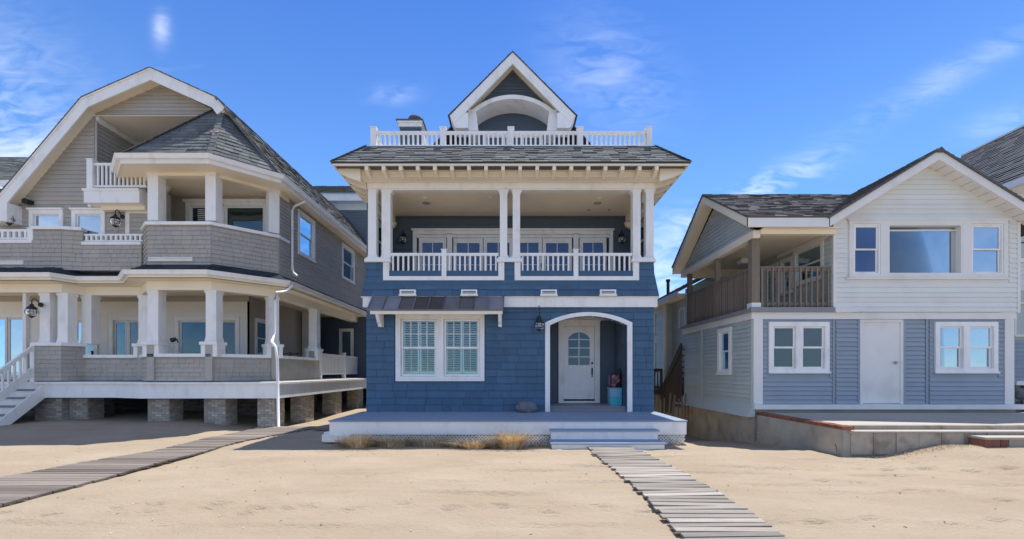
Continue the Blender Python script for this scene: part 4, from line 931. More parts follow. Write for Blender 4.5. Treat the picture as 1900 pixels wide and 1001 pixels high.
ev = [L0, L1, L2, L3, L4, L5]
pl = ev + [(-12.0, 27), (-12.0, 13.72)]; k = len(pl); mp = MB(); mp.v = [(x, y, 7.29) for x, y in pl] + [(x, y, 7.31) for x, y in pl]; mp.f = [tuple(range(k)), tuple(range(2*k-1, k-1, -1))]
mp.build('bay_soffit', 'cream', LH)
ribbon(ev, -.03, 0, 7.27, 7.40).build('bay_fascia', 'white', LH); gutter([L1, L2, L3, L4, L5], 7.50)
ribbon([Dp, Ep, Gp, Hp], -.2, .0, 7.20, 7.288).build('bay_beam', 'cream', LH)
# room wall behind the bay balcony
FY = front(14.75)
by = wall_mb(MB(FY), -11.0, -7.4, 5.3, 7.29, -.1, 0, [(-10.45,-8.0,5.3,7.0)]).build('bay_back_wall', 'greywall', LH)
bwm = MB(FY); ring4(bwm, -10.55, -7.9, 5.2, 7.08, .12, -.02, .05); bwm.box(-10.62, -7.83, -.02, .08, 7.08, 7.17); bwm.box(-9.42, -9.30, -.02, .05, 5.2, 7.0)
bo = bwm.build('bay_window', 'white', LH)
MB(FY).box(-9.3, -8.02, -.04, -.034, 5.3, 6.96).build('pane', 'glassdk', bo); MB(FY).box(-10.43, -9.42, -.04, -.034, 5.3, 6.96).build('pane', 'glassdk', bo)
for (a, b) in ((-10.43,-9.42), (-9.3,-8.02)):
    s = MB(FY); ring4(s, a, b, 5.25, 6.97, .06, -.04, -.01); s.build('sash', 'white', bo)
z = 5.35
while z < 6.9: MB(FY).box(-10.2, -9.75, -.033, -.02, z, z+.03).build('louver', 'white2', bo); z += .062
box('bay_side_wall', 'greywall', LH, -11.1, -11.0, 13.8, 14.85, 5.3, 7.29)
MB().prism([(-11.35,7.28),(-10.5,7.28),(-10.75,7.0),(-11.1,6.7),(-11.1,6.4),(-11.35,6.4)], 13.95, 14.06).build('bay_bracket', 'cream', LH)
# ---- upper right side wall
SW = Fr(-7.34, 14.25, 0, 1)
win_s = [(1.42,2.52,5.75,7.06), (5.45,6.75,5.75,7.06)]
so_ = wall_mb(MB(SW), 0, 12.75, 4.6, 7.30, -.15, 0, win_s).build('side_wall', 'greysh', LH)
courses(so_, 'siding_board', 'greysh', SW, [(0.1,4.66),(12.7,4.66),(12.7,7.28),(.1,7.28)], [(a-.12,b+.12,c-.12,d+.12) for a, b, c, d in win_s], .115, .030, (3.2, 5.5))
box('corner_board', 'greysh', so_, 0, .10, 0, .03, 4.66, 7.28, fr=SW)
for (a, b, c, d) in win_s: window(LH, SW, a, b, c, d, case=.11, kind='double', g='glassdk', w=.05, blind='curtain')
box('frieze_block', 'cream', LH, .05, .62, .0, .06, 7.12, 7.285, fr=SW)
# ---- ground floor walls inside the porch
YI = 15.6; FI = front(YI)
ho = [(-16.9,-15.9,1.3,3.6), (-14.7,-13.6,1.33,3.5), (-13.2,-12.2,1.33,3.5), (-11.80,-10.85,1.33,3.55), (-10.2,-9.50,1.33,3.5)]
ho = [(-18.1,-16.55,1.33,3.55), (-15.8,-14.2,1.33,3.45), (-13.75,-12.65,1.33,3.45), (-11.5,-9.35,1.33,3.45)]
iw = wall_mb(MB(FI), -18.5, -9.07, 1.33, 4.19, -.12, 0, ho).build('porch_back_wall', 'whitesid', LH)
courses(iw, 'siding_board', 'whitesid', FI, [(-18.4,1.4),(-9.07,1.4),(-9.07,4.18),(-18.4,4.18)], [(a-.1,b+.1,0,d+.1) for a, b, c, d in ho], .115, .014, (2.5,4.5))
box('ceiling_trim', 'greywall', iw, -18.4, -9.0, 0, .03, 4.0, 4.18, fr=FI)
for i, (a, b, c, d) in enumerate(ho):
    c_ = MB(FI); ring4(c_, a-.02, b+.02, c, d+.02, .12, -.05, .05, tb=.06); dd = c_.build('sliding_door', 'white', LH); n = 2; uw = (b-a)/n
    for j in range(n):
        s = MB(FI); p, q = a+.1+j*(uw-.1), a+.1+(j+1)*(uw-.1); ring4(s, p+.003, q-.003, c+.07, d-.09, .07, -.04-.03*j, -.01-.03*j); s.build('door_frame', 'white2', dd); MB(FI).box(p+.07, q-.07, -.03-.03*j, -.025-.03*j, c+.13, d-.16).build('pane', 'glassdk' if j == 0 else 'glass', dd)
    box('curtain', 'curtain', dd, a+.55 if i > 1 else a+.3, a+.68 if i > 1 else a+.5, -.12, -.10, c+.1, d-.15, fr=FI)
is_ = wall_mb(MB(Fr(-9.07, YI, 0, 1)), 0, 6.0, 1.33, 4.19, -.12, 0, [(.55,1.35,2.2,3.4)]).build('inner_side_wall', 'greywall', LH)
window(LH, Fr(-9.07, YI, 0, 1), .55, 1.35, 2.2, 3.4, case=.1, g='glassdk', w=.04)
box('inner_front_wall', 'bluedark', LH, -9.07, -6.9, 21.6, 21.75, 1.33, 4.19); window(LH, front(21.6), -8.05, -7.65, 2.1, 3.5, case=.14, kind='fixed', g='glassdk')
box('porch_column_wall', 'white2', LH, -9.0, -8.55, 19.5, 19.7, 1.33, 4.19)
# porch furniture silhouettes
# ---- downspouts
MB().tube([(-6.84,14.15,4.26),(-6.9,13.9,4.05),(-7.02,13.55,3.96),(-7.04,13.50,3.7),(-7.04,13.50,2.75),(-7.02,13.40,2.6),(-6.86,13.0,2.45),(-6.70,12.90,2.3),(-6.63,12.86,1.9),(-6.60,12.86,.02)], .040, 8).build('downspout', 'white', LH, smooth=True)
MB().tube([(-6.86,15.1,7.36),(-6.86,15.1,7.25),(-7.18,15.0,7.05),(-7.24,15.0,6.9),(-7.24,15.0,4.95),(-7.2,15.0,4.85),(-7.08,15.0,4.75)], .040, 8).build('downspout', 'white', LH, smooth=True)
# ---- stairs on the left
sr = MB()
N5 = 6
stp = root('stair', (-14.9,12.6,0)); bpy.data.objects.remove(stp)
stp = MB(Fr(-13.66, 13.3, 0, -1)).prism([(0,1.2),(.1,1.2),(1.72,-.15),(1.35,-.15),(0,.84)], -.03, .01).build('porch_steps', 'white', LH)
for i in range(N5):
    z = 1.09-.218*i; y = 13.28-.26*(i+1)
    box('tread', 'deckgrey', stp, -16.5, -13.67, y-.02, y+.27, z-.04, z); box('riser', 'white', stp, -16.5, -13.69, y+.01, y+.03, z-.218, z-.04)
rl = MB().bar((-14.10,13.40,2.33), (-14.10,11.2,.50), .07, .09).bar((-14.10,13.40,1.62), (-14.10,11.2,-.20), .06, .22).build('stair_railing', 'white', LH)
for i in range(13):
    y = 13.2-i*.15; z = 2.33-(13.40-y)*.832; MB().bar((-14.10,y,z-.62), (-14.10,y,z-.03), .045, .045).build('baluster', 'white', rl)
box('rail_post', 'white', rl, -14.16, -14.04, 13.36, 13.46, 1.3, 2.45)
railing(LH, front(13.5), -18.4, -15.9, 1.5, 2.2, .13, posts=(), bw=.04)
MB().box(-14.52,-14.42,13.5,13.6,1.33,3.93).build('door_column', 'white2', LH)
# security light, camera
MB().box(-14.55,-14.38,13.50,13.70,6.62,6.72).tube([(-14.46,13.7,6.67),(-14.46,13.5,6.66)], [.06,.09], 8).build('security_light', 'black', LH)
MB().tube([(-12.62,13.7,6.58),(-12.62,13.58,6.56)], .05, 8).build('security_camera', 'white', LH)
lantern(-14.86, 13.7, 6.18, 'black onion lantern on the taupe upper wall at the far left edge', s=1.15)
lantern(-11.72, 13.7, 6.12, 'black onion lantern on the taupe upper wall between the small window and the bay', s=1.15)
lantern(-13.86, 13.40, 3.42, 'black onion lantern on the porch post above the white steps', s=1.2)
# porch furniture
ch_ = root('porch_chair', (-14.9, 14.4, 1.33), 'dark cushioned chair behind the white steps on the left porch', 'chair')
MB().box(-15.2,-14.6,14.2,14.7,1.72,1.85).build('seat', 'chair', ch_); MB().hexa([(-15.2,14.7,1.8),(-14.6,14.7,1.8),(-14.6,14.78,1.8),(-15.2,14.78,1.8),(-15.15,14.85,2.35),(-14.65,14.85,2.35),(-14.65,14.95,2.35),(-15.15,14.95,2.35)]).build('backrest', 'chair', ch_)
for a in (-15.18,-14.66):
    for b in (14.22, 14.66): box('leg', 'black', ch_, a, a+.04, b, b+.04, 1.33, 1.72)
lg = root('folded_lounger', (-7.9,15.9,1.33), 'dark metal framed chair on the side porch behind the downspout', 'chair')
MB().tube([(-8.2,15.6,1.33),(-7.9,15.7,2.2),(-7.6,15.7,2.25)], .02, 6).tube([(-7.55,15.6,1.33),(-7.9,15.7,2.25),(-8.15,15.7,2.3)], .02, 6).tube([(-8.2,16.1,1.33),(-7.9,16.2,2.2),(-7.6,16.2,2.25)], .02, 6).build('frame', 'black', lg); box('seat', 'chair', lg, -8.15,-7.6,15.65,16.2,1.75,1.79)
sc = root('wall_spotlight', (-10.3,15.5,2.65), 'small black spotlight behind the bay post on the taupe house porch', 'spotlight')
MB().tube([(-9.83,13.30,2.55),(-9.95,13.3,2.52)], [.05,.07], 8).tube([(-9.8,13.3,2.55),(-9.76,13.3,2.45)], .02, 6).build('lamp_head', 'black', sc)

# ================================================================ background houses
gh = root('grey_house_behind', (-7,24,0), 'grey clapboard house with shallow dark roof seen between the taupe and blue houses', 'house')
FGH = front(24.0); g0 = box('wall', 'greywall', gh, -12.5, -4.6, -3, 0, 0, 10.4, fr=FGH); MT['slate'] = mat('slate_grey_siding', (.16,.18,.20), .7, .08, 3, obj=.03)
g0.data.materials[0] = MT['slate']
courses(g0, 'siding_board', 'slate', FGH, [(-11,6.0),(-4.6,6.0),(-4.6,10.3),(-11,10.3)], (), .16, .018, None)
box('eave_fascia', 'white', gh, -12.9, -4.2, 0, .45, 10.45, 10.85, fr=FGH); box('frieze', 'white2', gh, -12.6, -4.5, 0, .05, 10.1, 10.42, fr=FGH)
roofplane(gh, 'roofold', [(-13,23.45,10.87),(-4.1,23.45,10.87),(-4.1,27,12.6),(-13,27,12.6)], .2, wid=(.2,.5))
gl_ = root('far_left_house', (-24,20,0), 'dark shingled roof and white eave of the next house at the far left edge', 'house')
roofplane(gl_, 'roof', [(-29,19.4,9.75),(-20.6,19.4,9.75),(-21.0,22,11.95),(-29,22,11.95)], .16, wid=(.2,.4))
box('fascia', 'white', gl_, -29, -20.6, 19.35, 19.42, 9.50, 9.74); box('wall', 'bluedark', gl_, -29, -21, 19.9, 24, 0, 9.6)
box('eave_board', 'white', gl_, -30, -20.5, 19.4, 19.5, 8.2, 8.5); window(gl_, front(19.9), -24.6, -23.6, 6.6, 7.9, case=.12, g='glassblue')
# ================================================================ RIGHT HOUSE
RH = root('pale_siding_house', (9.5, 13, 0), 'pale vinyl sided house with gable wing, wooden corner balcony and plain white door', 'house')
DR = 11.7; FF = front(DR); RX0, RX1 = 6.18, 12.85
# lower front wall in panels
wr = [(6.60,8.12,1.60,2.80), (10.86,12.44,1.60,2.80)]; dr_ = (8.98, 9.99, .775, 2.92)
lw = wall_mb(MB(FF), RX0, RX1, .60, 3.0, -.15, 0, [(6.62,8.10,1.62,2.78), (10.88,12.42,1.62,2.78), (9.0,9.97,.775,2.90)]).build('front_wall', 'vinylblue', RH)
for (a, b, hs) in ((6.44, 8.22, [(6.55,8.16,1.53,3)]), (8.32, 8.90, []), (10.08, 10.60, []), (10.72, 12.62, [(10.80,12.49,1.53,3)])):
    courses(lw, 'siding_board', 'vinylblue', FF, [(a,.77),(b,.77),(b,2.93),(a,2.93)], hs, .1145, .034, None, th2=.004)
for x in (8.25, 8.90, 10.07, 10.64): box('panel_trim', 'vinylblue', lw, x-.025, x+.02, 0, .035, .77, 2.95, fr=FF)
for x in (6.19, 12.63): box('corner_board', 'white2', RH, x, x+.235, -.0, .045, .765, 2.95, fr=FF)
box('belt_board', 'white2', RH, RX0-.02, RX1+.06, -.05, .06, 2.945, 3.12, fr=FF); box('sill_ledge', 'white2', RH, RX0-.02, RX1+.15, -.02, .17, .64, .762, fr=FF)
for (a, b, c, d) in wr: window(RH, FF, a+.10, b-.10, c+.08, d-.04, case=.115, units=2, mull=.17, kind='double', g='glass', m='white', w=.05, sashw=.045)
dd = box('flush_door', 'white2', RH, 9.0, 9.97, -.05, .005, .79, 2.90, fr=FF)
c = MB(FF); ring4(c, 8.93, 10.04, .765, 2.94, .07, -.06, .03, tb=.012); c.build('door_frame', 'white2', dd)
MB(FF).tube([(9.86,0,1.83),(9.86,.05,1.83),(9.78,.06,1.83)], .022, 8).tube([(9.86,0,1.83),(9.86,.012,1.83)], .045, 12).build('door_handle', 'steel', dd)
# foundation and side wall
SD = Fr(RX0, 16.3, 0, -1)                                       # faces left, u runs towards the camera
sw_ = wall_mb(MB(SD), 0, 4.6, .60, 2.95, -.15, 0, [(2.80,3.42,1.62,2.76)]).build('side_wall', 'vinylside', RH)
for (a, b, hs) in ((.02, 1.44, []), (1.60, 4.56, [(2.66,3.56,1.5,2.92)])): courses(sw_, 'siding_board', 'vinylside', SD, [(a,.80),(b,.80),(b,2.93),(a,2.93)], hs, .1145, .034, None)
box('panel_trim', 'vinylside', sw_, 1.44, 1.60, 0, .045, .7, 2.95, fr=SD); box('side_corner', 'vinylside', sw_, 4.56, 4.62, 0, .03, .77, 2.95, fr=SD)
window(RH, SD, 2.82, 3.40, 1.64, 2.74, case=.12, kind='double', g='glassdk', m='white', w=.05)
box('side_belt', 'white2', RH, -.1, 4.66, 0, .05, 2.945, 3.12, fr=SD)
MB(SD).hexa([(0,-.02,.46),(4.70,-.02,.46),(4.70,.16,.46),(0,.16,.46),(0,-.02,.80),(4.68,-.02,.80),(4.68,.025,.80),(0,.025,.80)]).build('skirt_board', 'vinylside', RH); MB(SD).hexa([(-.6,.0,.44),(4.70,.0,.44),(4.70,.19,.44),(-.6,.19,.44),(-.6,.0,.475),(4.70,.0,.475),(4.70,.17,.475),(-.6,.17,.475)]).build('skirt_flashing', 'vinylside', RH)
fd = box('foundation', 'concrete', RH, 6.22, 12.9, 11.72, 20, -1.0, .62)
box('foundation_strip', 'slab', fd, 6.24, 12.9, 11.66, 11.72, .50, .64)
# upper floor front wing with gable
DU = 11.64; FU = front(DU); UX0, UX1 = 8.20, 12.97; GX = 10.60
gzr = lambda x: 6.88 - .60*abs(x-GX)
hw = [(8.53,12.65,3.98,5.38)]
uwm = wall_mb(MB(FU), UX0, UX1, 3.10, 5.40, -.14, 0, [(8.70,12.52,4.05,5.36)]); uwm.prism([(UX0,5.40),(UX1,5.40),(UX1,gzr(UX1)),(GX,6.88),(UX0,gzr(UX0))], -.14, 0)
uo = uwm.build('upper_wall', 'vinyl', RH)
courses(uo, 'siding_board', 'vinyl', FU, [(UX0+.06,3.13),(UX1-.06,3.13),(UX1-.06,gzr(UX1)+.02),(GX,6.86),(UX0+.06,gzr(UX0)+.02)], [(8.55,12.70,3.96,5.50)], .125, .032, None)
for x in (UX0, UX1-.07): box('corner_board', 'white2', uo, x, x+.07, 0, .035, 3.10, 5.42, fr=FU)
MB(FU).hexa([(UX0+.03,.0,3.10),(UX0+.75,.0,3.12),(UX0+.73,.075,3.13),(UX0+.03,.09,3.10),(UX0+.03,0,3.26),(UX0+.72,0,3.25),(UX0+.72,.028,3.25),(UX0+.03,.028,3.26)]).build('loose_siding_board', 'vinyl', uo)
# big window group
g = MB(FU); ring4(g, 8.60, 12.65, 3.97, 5.48, .11, -.02, .045); g.box(8.56, 12.69, .03, .07, 5.46, 5.50).box(8.51, 12.67, .0, .09, 3.95, 3.99)
for (a, b) in ((9.40,9.58), (11.50,11.72)): g.box(a, b, -.04, .04, 4.08, 5.37)
gw_ = g.build('picture_window_surround', 'white2', RH)
for (a, b) in ((8.71,9.40), (11.72,12.54)): window(RH, FU, a+.04, b-.04, 4.12, 5.33, case=.035, kind='double', g='glassblue' if a < 9 else 'glass', w=.03, sill=False, rec=.0)
pwn = MB(FU); ring4(pwn, 9.58, 11.50, 4.07, 5.38, .05, -.15, .035); pwo = pwn.build('picture_window', 'white2', RH)
MB(FU).box(9.60, 11.48, -.13, -.123, 4.10, 5.36).build('pane', 'glass', pwo); box('blind_head', 'white2', pwo, 9.63, 11.45, -.12, -.10, 5.22, 5.26, fr=FU); box('side_curtain', 'curtain', pwo, 11.34, 11.45, -.12, -.11, 4.12, 5.2, fr=FU)
# roofs
EYY = 11.28
O = [(7.86, 5.42), (GX, 7.10), (13.62, 5.25)]; I_ = [(7.86, 5.19), (GX, 6.86), (13.62, 5.02)]
MB().strip(O, I_, EYY, EYY+.05).build('barge_board', 'white2', RH)
MB().strip([(a, b-.20) for a, b in O], [(a, b-.235) for a, b in O], EYY+.05, DU).build('rake_soffit', 'white2', RH)
sof = MB()
for i in range(14):
    t = i/14; x = GX+(13.62-GX)*t; z = 7.10+(5.25-7.10)*t-.237; sof.bar((x,EYY+.06,z), (x,DU-.005,z), .012, .008)
sof.build('soffit_grooves', 'greywall', RH, kind='stuff')
roofplane(RH, 'roofold', [(7.82,20,5.42),(7.82,EYY-.04,5.42),(GX,EYY-.04,7.13),(GX,20,7.13)], .14, thick=.035); roofplane(RH, 'roofold', [(13.66,EYY-.04,5.24),(13.66,20,5.24),(GX,20,7.13),(GX,EYY-.04,7.13)], .14, thick=.035)
rc_ = MB()
for i in range(22): y = EYY-.05+i*.38; rc_.hexa([(GX-.14,y,7.03),(GX+.14,y,7.03),(GX+.14,y+.42,7.03),(GX-.14,y+.42,7.03),(GX-.01,y,7.155),(GX+.01,y,7.155),(GX+.01,y+.42,7.14),(GX-.01,y+.42,7.14)])
rc_.build('ridge_caps', 'roofold', RH, kind='stuff')
# cross roof over the balcony: eave faces the beach, gable faces the blue house
RG, RGZ, XR0 = 13.95, 7.02, 5.85
roofplane(RH, 'roofold', [(XR0-.03,EYY-.02,5.44),(7.84,EYY-.02,5.44),(10.45,RG,RGZ),(XR0-.03,RG,RGZ)], .14, thick=.03)
roofplane(RH, 'roofold', [(13,16.62,5.40),(XR0-.03,16.62,5.40),(XR0-.03,RG,RGZ),(13,RG,RGZ)], .14, thick=.03)
box('eave_fascia', 'white2', RH, XR0, 7.88, EYY, EYY+.05, 5.19, 5.42)
FSG = Fr(XR0, 16.6, 0, -1)          # u=0 at the back
so_ = [(0, 5.38), (2.65, 7.0), (5.32, 5.42)]; MB(FSG).strip(so_, [(a, b-.24) for a, b in so_], -.05, 0).build('side_barge_board', 'cream', RH)
MB(FSG).strip([(a, b-.19) for a, b in so_], [(a, b-.225) for a, b in so_], -.36, -.05).build('side_rake_soffit', 'cream', RH)
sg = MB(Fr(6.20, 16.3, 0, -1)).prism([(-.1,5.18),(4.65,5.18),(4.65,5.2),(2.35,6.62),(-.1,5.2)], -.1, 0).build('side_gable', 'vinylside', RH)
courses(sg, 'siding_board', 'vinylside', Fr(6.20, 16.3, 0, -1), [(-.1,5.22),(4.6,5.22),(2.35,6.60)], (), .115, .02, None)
box('porch_beam', 'cream', RH, 6.12, 6.30, 11.55, 16.5, 5.0, 5.19); box('porch_front_beam', 'cream', RH, 6.30, 8.2, 11.50, 11.66, 5.08, 5.19); box('porch_ceiling', 'cream', RH, 6.30, 8.2, 11.35, 16.5, 5.19, 5.21)
box('porch_rear_beam', 'cream', RH, 6.3, 8.2, 16.0, 16.14, 4.9, 5.19)
# balcony wall behind, faces left
SB = Fr(8.20, 16.3, 0, -1)
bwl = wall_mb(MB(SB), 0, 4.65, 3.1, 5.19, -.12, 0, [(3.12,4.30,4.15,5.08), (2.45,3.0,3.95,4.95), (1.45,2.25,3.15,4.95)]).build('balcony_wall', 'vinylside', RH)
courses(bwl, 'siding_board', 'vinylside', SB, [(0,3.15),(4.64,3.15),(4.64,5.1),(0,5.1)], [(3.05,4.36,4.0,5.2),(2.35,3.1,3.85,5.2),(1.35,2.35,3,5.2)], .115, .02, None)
window(RH, SB, 3.17, 4.25, 4.15, 5.0, case=.10, kind='double', g='glassdk', w=.04, m='white2'); window(RH, SB, 2.50, 2.95, 3.98, 4.9, case=.08, kind='double', g='glassdk', w=.04, m='white2')
bd_ = window(RH, SB, 1.50, 2.2, 3.2, 4.88, case=.09, kind='fixed', g='glassdk', grid=(2,5), w=.04, m='white2', name='balcony_door', sill=False)
box('window_header', 'white2', RH, 2.3, 4.5, 0, .05, 5.08, 5.18, fr=SB)
# balcony floor, posts and railings
bf = MB().box(6.12, 8.22, 11.62, 16.4, 3.13, 3.20).box(6.08, 8.22, 11.57, 11.66, 3.12, 3.24).box(6.06, 6.14, 11.66, 16.4, 3.12, 3.22).build('balcony_floor', 'deckgrey', RH)
for (y, w) in ((11.74, .20), (13.75, .13), (15.9, .14)):
    box('balcony_post', 'wood', RH, 6.14, 6.14+w, y-w/2, y+w/2, 3.22, 5.01)
box('post_base', 'white2', RH, 6.12, 6.36, 11.62, 11.86, 3.21, 3.36)
def woodrail(fr, u0, u1, z0, z1, n, m='wood', par=RH, bw=.038):
    rr = MB(fr).box(u0, u1, -.045, .045, z1-.035, z1).box(u0, u1, -.02, .02, z1-.12, z1-.035).box(u0, u1, -.02, .02, z0+.06, z0+.14).build('wood_railing', m, par)
    for i in range(n):
        u = u0+(i+.5)*(u1-u0)/n; box('baluster', m, rr, u-bw/2, u+bw/2, .021, .055, z0+.02, z1-.04, fr=fr)
woodrail(front(11.72), 6.34, 8.19, 3.24, 4.30, 13)
woodrail(Fr(6.20, 13.68, 0, -1), 0, 1.84, 3.22, 4.30, 15); woodrail(Fr(6.20, 15.83, 0, -1), 0, 2.0, 3.22, 4.30, 17)
MB().box(7.15, 7.5, 14.2, 14.5, 5.05, 5.12).box(7.25,7.4,14.3,14.4,5.12,5.19).box(7.18,7.47,14.23,14.47,5.0,5.05).build('ceiling_lamp', 'white', RH)
# terrace
TZ = .56
ter = root('concrete_terrace', (9, 10, 0), 'raised concrete terrace with brick coping and block front in front of the pale house', 'terrace')
box('terrace_slab', 'slab', ter, 6.42, 15.5, 8.93, 11.65, .45, TZ-.004)
sd = MB().prism([(6.27,-1.0),(6.42,-1.0),(6.42,.492),(6.27,.492)], 8.62, 11.69).build('side_wall', 'concrete', ter)
MB(Fr(6.268, 11.68, 0, -1)).tube([(0.02,0,.45),(.05,0,.2),(-.01,0,-.05),(.04,0,-.5)], .006, 4).tube([(2.86,0,.2),(2.91,0,.05),(2.86,0,-.05),(2.93,0,-.2)], .005, 4).build('wall_crack', 'black', sd, kind='stuff')
box('pour_ridge', 'concrete', sd, 6.258, 6.27, 8.7, 11.7, .02, .05)
y = 8.60
while y < 11.64:
    box('brick', 'brick', ter, 6.262, 6.47, y+.003, y+.062, .494, .563+R.uniform(-.003,.004)); y += .068
box('edge_slab', 'block', ter, 6.50, 15.5, 8.88, 8.93, .455, TZ-.008)
x = 6.5
while x < 11.5: w = R.uniform(.5,1.4); box('edge_stone', 'block', ter, x+.004, x+w-.004, 8.855, 8.88, .47, .545+R.uniform(-.006,.004)); x += w
x = 6.40; i = 0
while x < 11.2:
    w = .43; box('concrete_block', 'block', ter, x+.006, x+w-.006, 8.60+R.uniform(-.006,.006), 8.80, .035, .445)
    x += w; i += 1
box('block_backing', 'mortar', ter, 6.42, 12, 8.64, 8.8, -.3, .44)
box('block_cap', 'slab', ter, 6.36, 12, 8.585, 8.86, .447, .472)
box('terrace_core', 'mortar', ter, 6.43, 15, 8.9, 11.6, -.5, .44)
stp = root('brick_step', (8.9, 8.3, 0), 'worn red brick step with pale slab top at the right edge of the terrace', 'step')
box('step_slab', 'slab', stp, 8.62, 12, 8.28, 8.62, .36, .40)
for i, w in enumerate((.15,.13,.12)):
    box('brick', 'brick', stp, 8.62+i*.145, 8.62+i*.145+w, 8.29, 8.55, .20, .357); 
box('concrete_block', 'block', stp, 9.07, 9.52, 8.3, 8.55, .14, .357); box('concrete_block', 'block', stp, 9.53, 9.98, 8.3, 8.55, .14, .357); box('step_core', 'mortar', stp, 8.64, 12, 8.32, 8.58, -.1, .355)

# ---- rear extension of the pale house, seen down the alley
RE = root('rear_extension', (7, 19, 0), 'greenish clapboard rear wing with dark roof seen in the alley right of the blue house', 'house')
E1 = Fr(6.30, 22, 0, -1)
ew = wall_mb(MB(E1), 0, 3.2, -.6, 4.5, -.2, 0, []).build('side_wall', 'vinylside', RE); e2 = MB(Fr(6.62, 18.8, 0, -1)).box(0, 2.5, -.2, 0, -.6, 4.5).build('side_wall', 'vinylside', RE)
courses(ew, 'siding_board', 'vinylside', E1, [(.0,.6),(3.18,.6),(3.18,4.42),(0,4.42)], [(1.4,2.1,1.5,2.9),(1.5,2.1,3.2,4.1)], .13, .022, None)
courses(e2, 'siding_board', 'vinylside', Fr(6.62, 18.8, 0, -1), [(.02,.6),(2.45,.6),(2.45,4.42),(.02,4.42)], [(.8,1.5,3.3,4.1)], .13, .022, None)
MB().prism([(6.32,-.6),(12.6,-.6),(12.6,4.6),(9.5,6.3),(6.32,4.6)], 16.50, 16.6).build('end_wall', 'vinylside', RE)
courses(RE, 'siding_board', 'vinylside', front(16.5), [(6.34,3.2),(12.5,3.2),(12.5,4.6),(9.5,6.25),(6.34,4.55)], (), .13, .03, None)
roofplane(RE, 'roofold', [(13,16.45,4.52),(13,22.2,4.52),(9.5,22.2,6.4),(9.5,16.45,6.4)], .15)
box('return_wall', 'vinylside', RE, 6.30, 6.62, 18.78, 18.82, -.6, 4.45); box('corner_board', 'cream', RE, 6.27, 6.36, 18.75, 18.84, .4, 4.45)
window(RE, E1, 1.55, 2.0, 1.6, 2.75, case=.08, g='glassdk', m='white2'); window(RE, E1, 1.6, 2.0, 3.3, 4.0, case=.08, g='glassdk', m='white2'); window(RE, Fr(6.62, 18.8, 0, -1), .9, 1.4, 3.4, 4.0, case=.08, g='glassdk', m='white2')
roofplane(RE, 'roofold', [(5.95,22.2,4.50),(5.95,12.5,4.50),(10,12.5,6.6),(10,22.2,6.6)], .15) if False else roofplane(RE, 'roofold', [(5.98,22.2,4.52),(5.98,16.45,4.52),(9.5,16.45,6.4),(9.5,22.2,6.4)], .15)
box('eave_board', 'white2', RE, 5.95, 6.0, 16.4, 22.2, 4.32, 4.50); box('eave_soffit', 'cream', RE, 6.0, 6.6, 16.4, 22.2, 4.40, 4.42)
MB().tube([(7.2,21.0,5.0),(7.2,21.0,5.75)], .07, 8).tube([(7.2,21.0,5.75),(7.2,21.0,5.85)], .10, 8).build('vent_pipe', 'black', RE)
# ---- wooden stair and landing in the alley
WS = root('wooden_staircase', (6.1, 16.8, 0), 'brown boarded outdoor staircase with small railed landing in the alley', 'staircase')
f = Fr(6.10, 18.4, 0, -1); sb_ = MB(f).bar((-.1,0,.85), (2.05,0,2.55), .05, .22).build('stringer', 'wooddark', WS)
u = 0
while u < 2.0:
    zt = .93+u*.79; box('skirt_board', 'wooddark', sb_, u+.004, u+.116, -.02, .0, .0 if u < 1.0 else .3, zt-.1, fr=f); u += .12
for i in range(8): box('tread', 'wooddark', WS, 6.12, 6.6, 18.3-i*.26-.26, 18.3-i*.26, .9+i*.21, .94+i*.21)
box('landing', 'wooddark', WS, 5.0, 6.6, 18.5, 19.6, .68, .85); 
for x in (5.05, 5.6, 6.05): box('landing_post', 'wooddark', WS, x, x+.08, 18.52, 18.6, -.5, 1.7)
woodrail(front(18.55), 5.05, 6.1, .86, 1.72, 9, 'wooddark', WS, .045)
PK = root('leaning_pickets', (5.5, 15.5, -.3), 'pile of grey weathered pickets leaning in the alley below the stair', 'pickets')
for i in range(13):
    x = 4.62+i*.118; a = R.uniform(.08,.26); h = R.uniform(.85,1.25); MB().bar((x,15.6,-.5), (x+a,15.9,h-.35), .055, .022, up=(0,-1,0)).build('picket', 'wood', PK)
AF = root('alley_fence', (5, 20.5, 0), 'dark boarded fence closing the far end of the alley', 'fence')
for i in range(18): box('fence_board', 'wooddark', AF, 4.0+i*.15, 4.14+i*.15, 20.5, 20.53, -.6, 1.1+R.uniform(-.02,.02))

# ================================================================ far right neighbour
FN = root('far_right_house', (17, 15, 0), 'blue grey house with steep dark roof, white eave and stone base at the right edge', 'house')
roofplane(FN, 'roofdark', [(14.5,18.2,7.1),(14.5,12.0,7.1),(18.0,12.0,10.2),(18.0,18.2,10.2)], .16, wid=(.2,.4)); roofplane(FN, 'roofdark', [(21.5,12.0,7.1),(21.5,18.2,7.1),(18.0,18.2,10.2),(18.0,12.0,10.2)], .16, wid=(.2,.4))
box('ridge_board', 'white2', FN, 17.95, 18.05, 12, 18.2, 10.2, 10.27); MB().box(14.42, 14.5, 12.0, 18.2, 6.92, 7.10).box(14.5, 15.2, 12, 18.2, 6.90, 6.93).build('eave_fascia', 'white', FN)
fw = box('side_wall', 'vinylside', FN, 14.84, 21, 13.5, 18, 1.2, 6.92); FF3 = front(13.5); MB().prism([(14.84,6.92),(21,6.92),(18.0,9.95)], 13.5, 17.9).build('gable_wall', 'vinylside', FN)
courses(fw, 'siding_board', 'vinyl', FF3, [(14.84,4.0),(21,4.0),(21,6.9),(18,9.9),(14.84,6.95)], [(15.0,16,4.9,6.0)], .12, .02, None); courses(fw, 'siding_board', 'vinylblue', FF3, [(14.84,1.35),(21,1.35),(21,2.55),(14.84,2.55)], [], .12, .03, None)
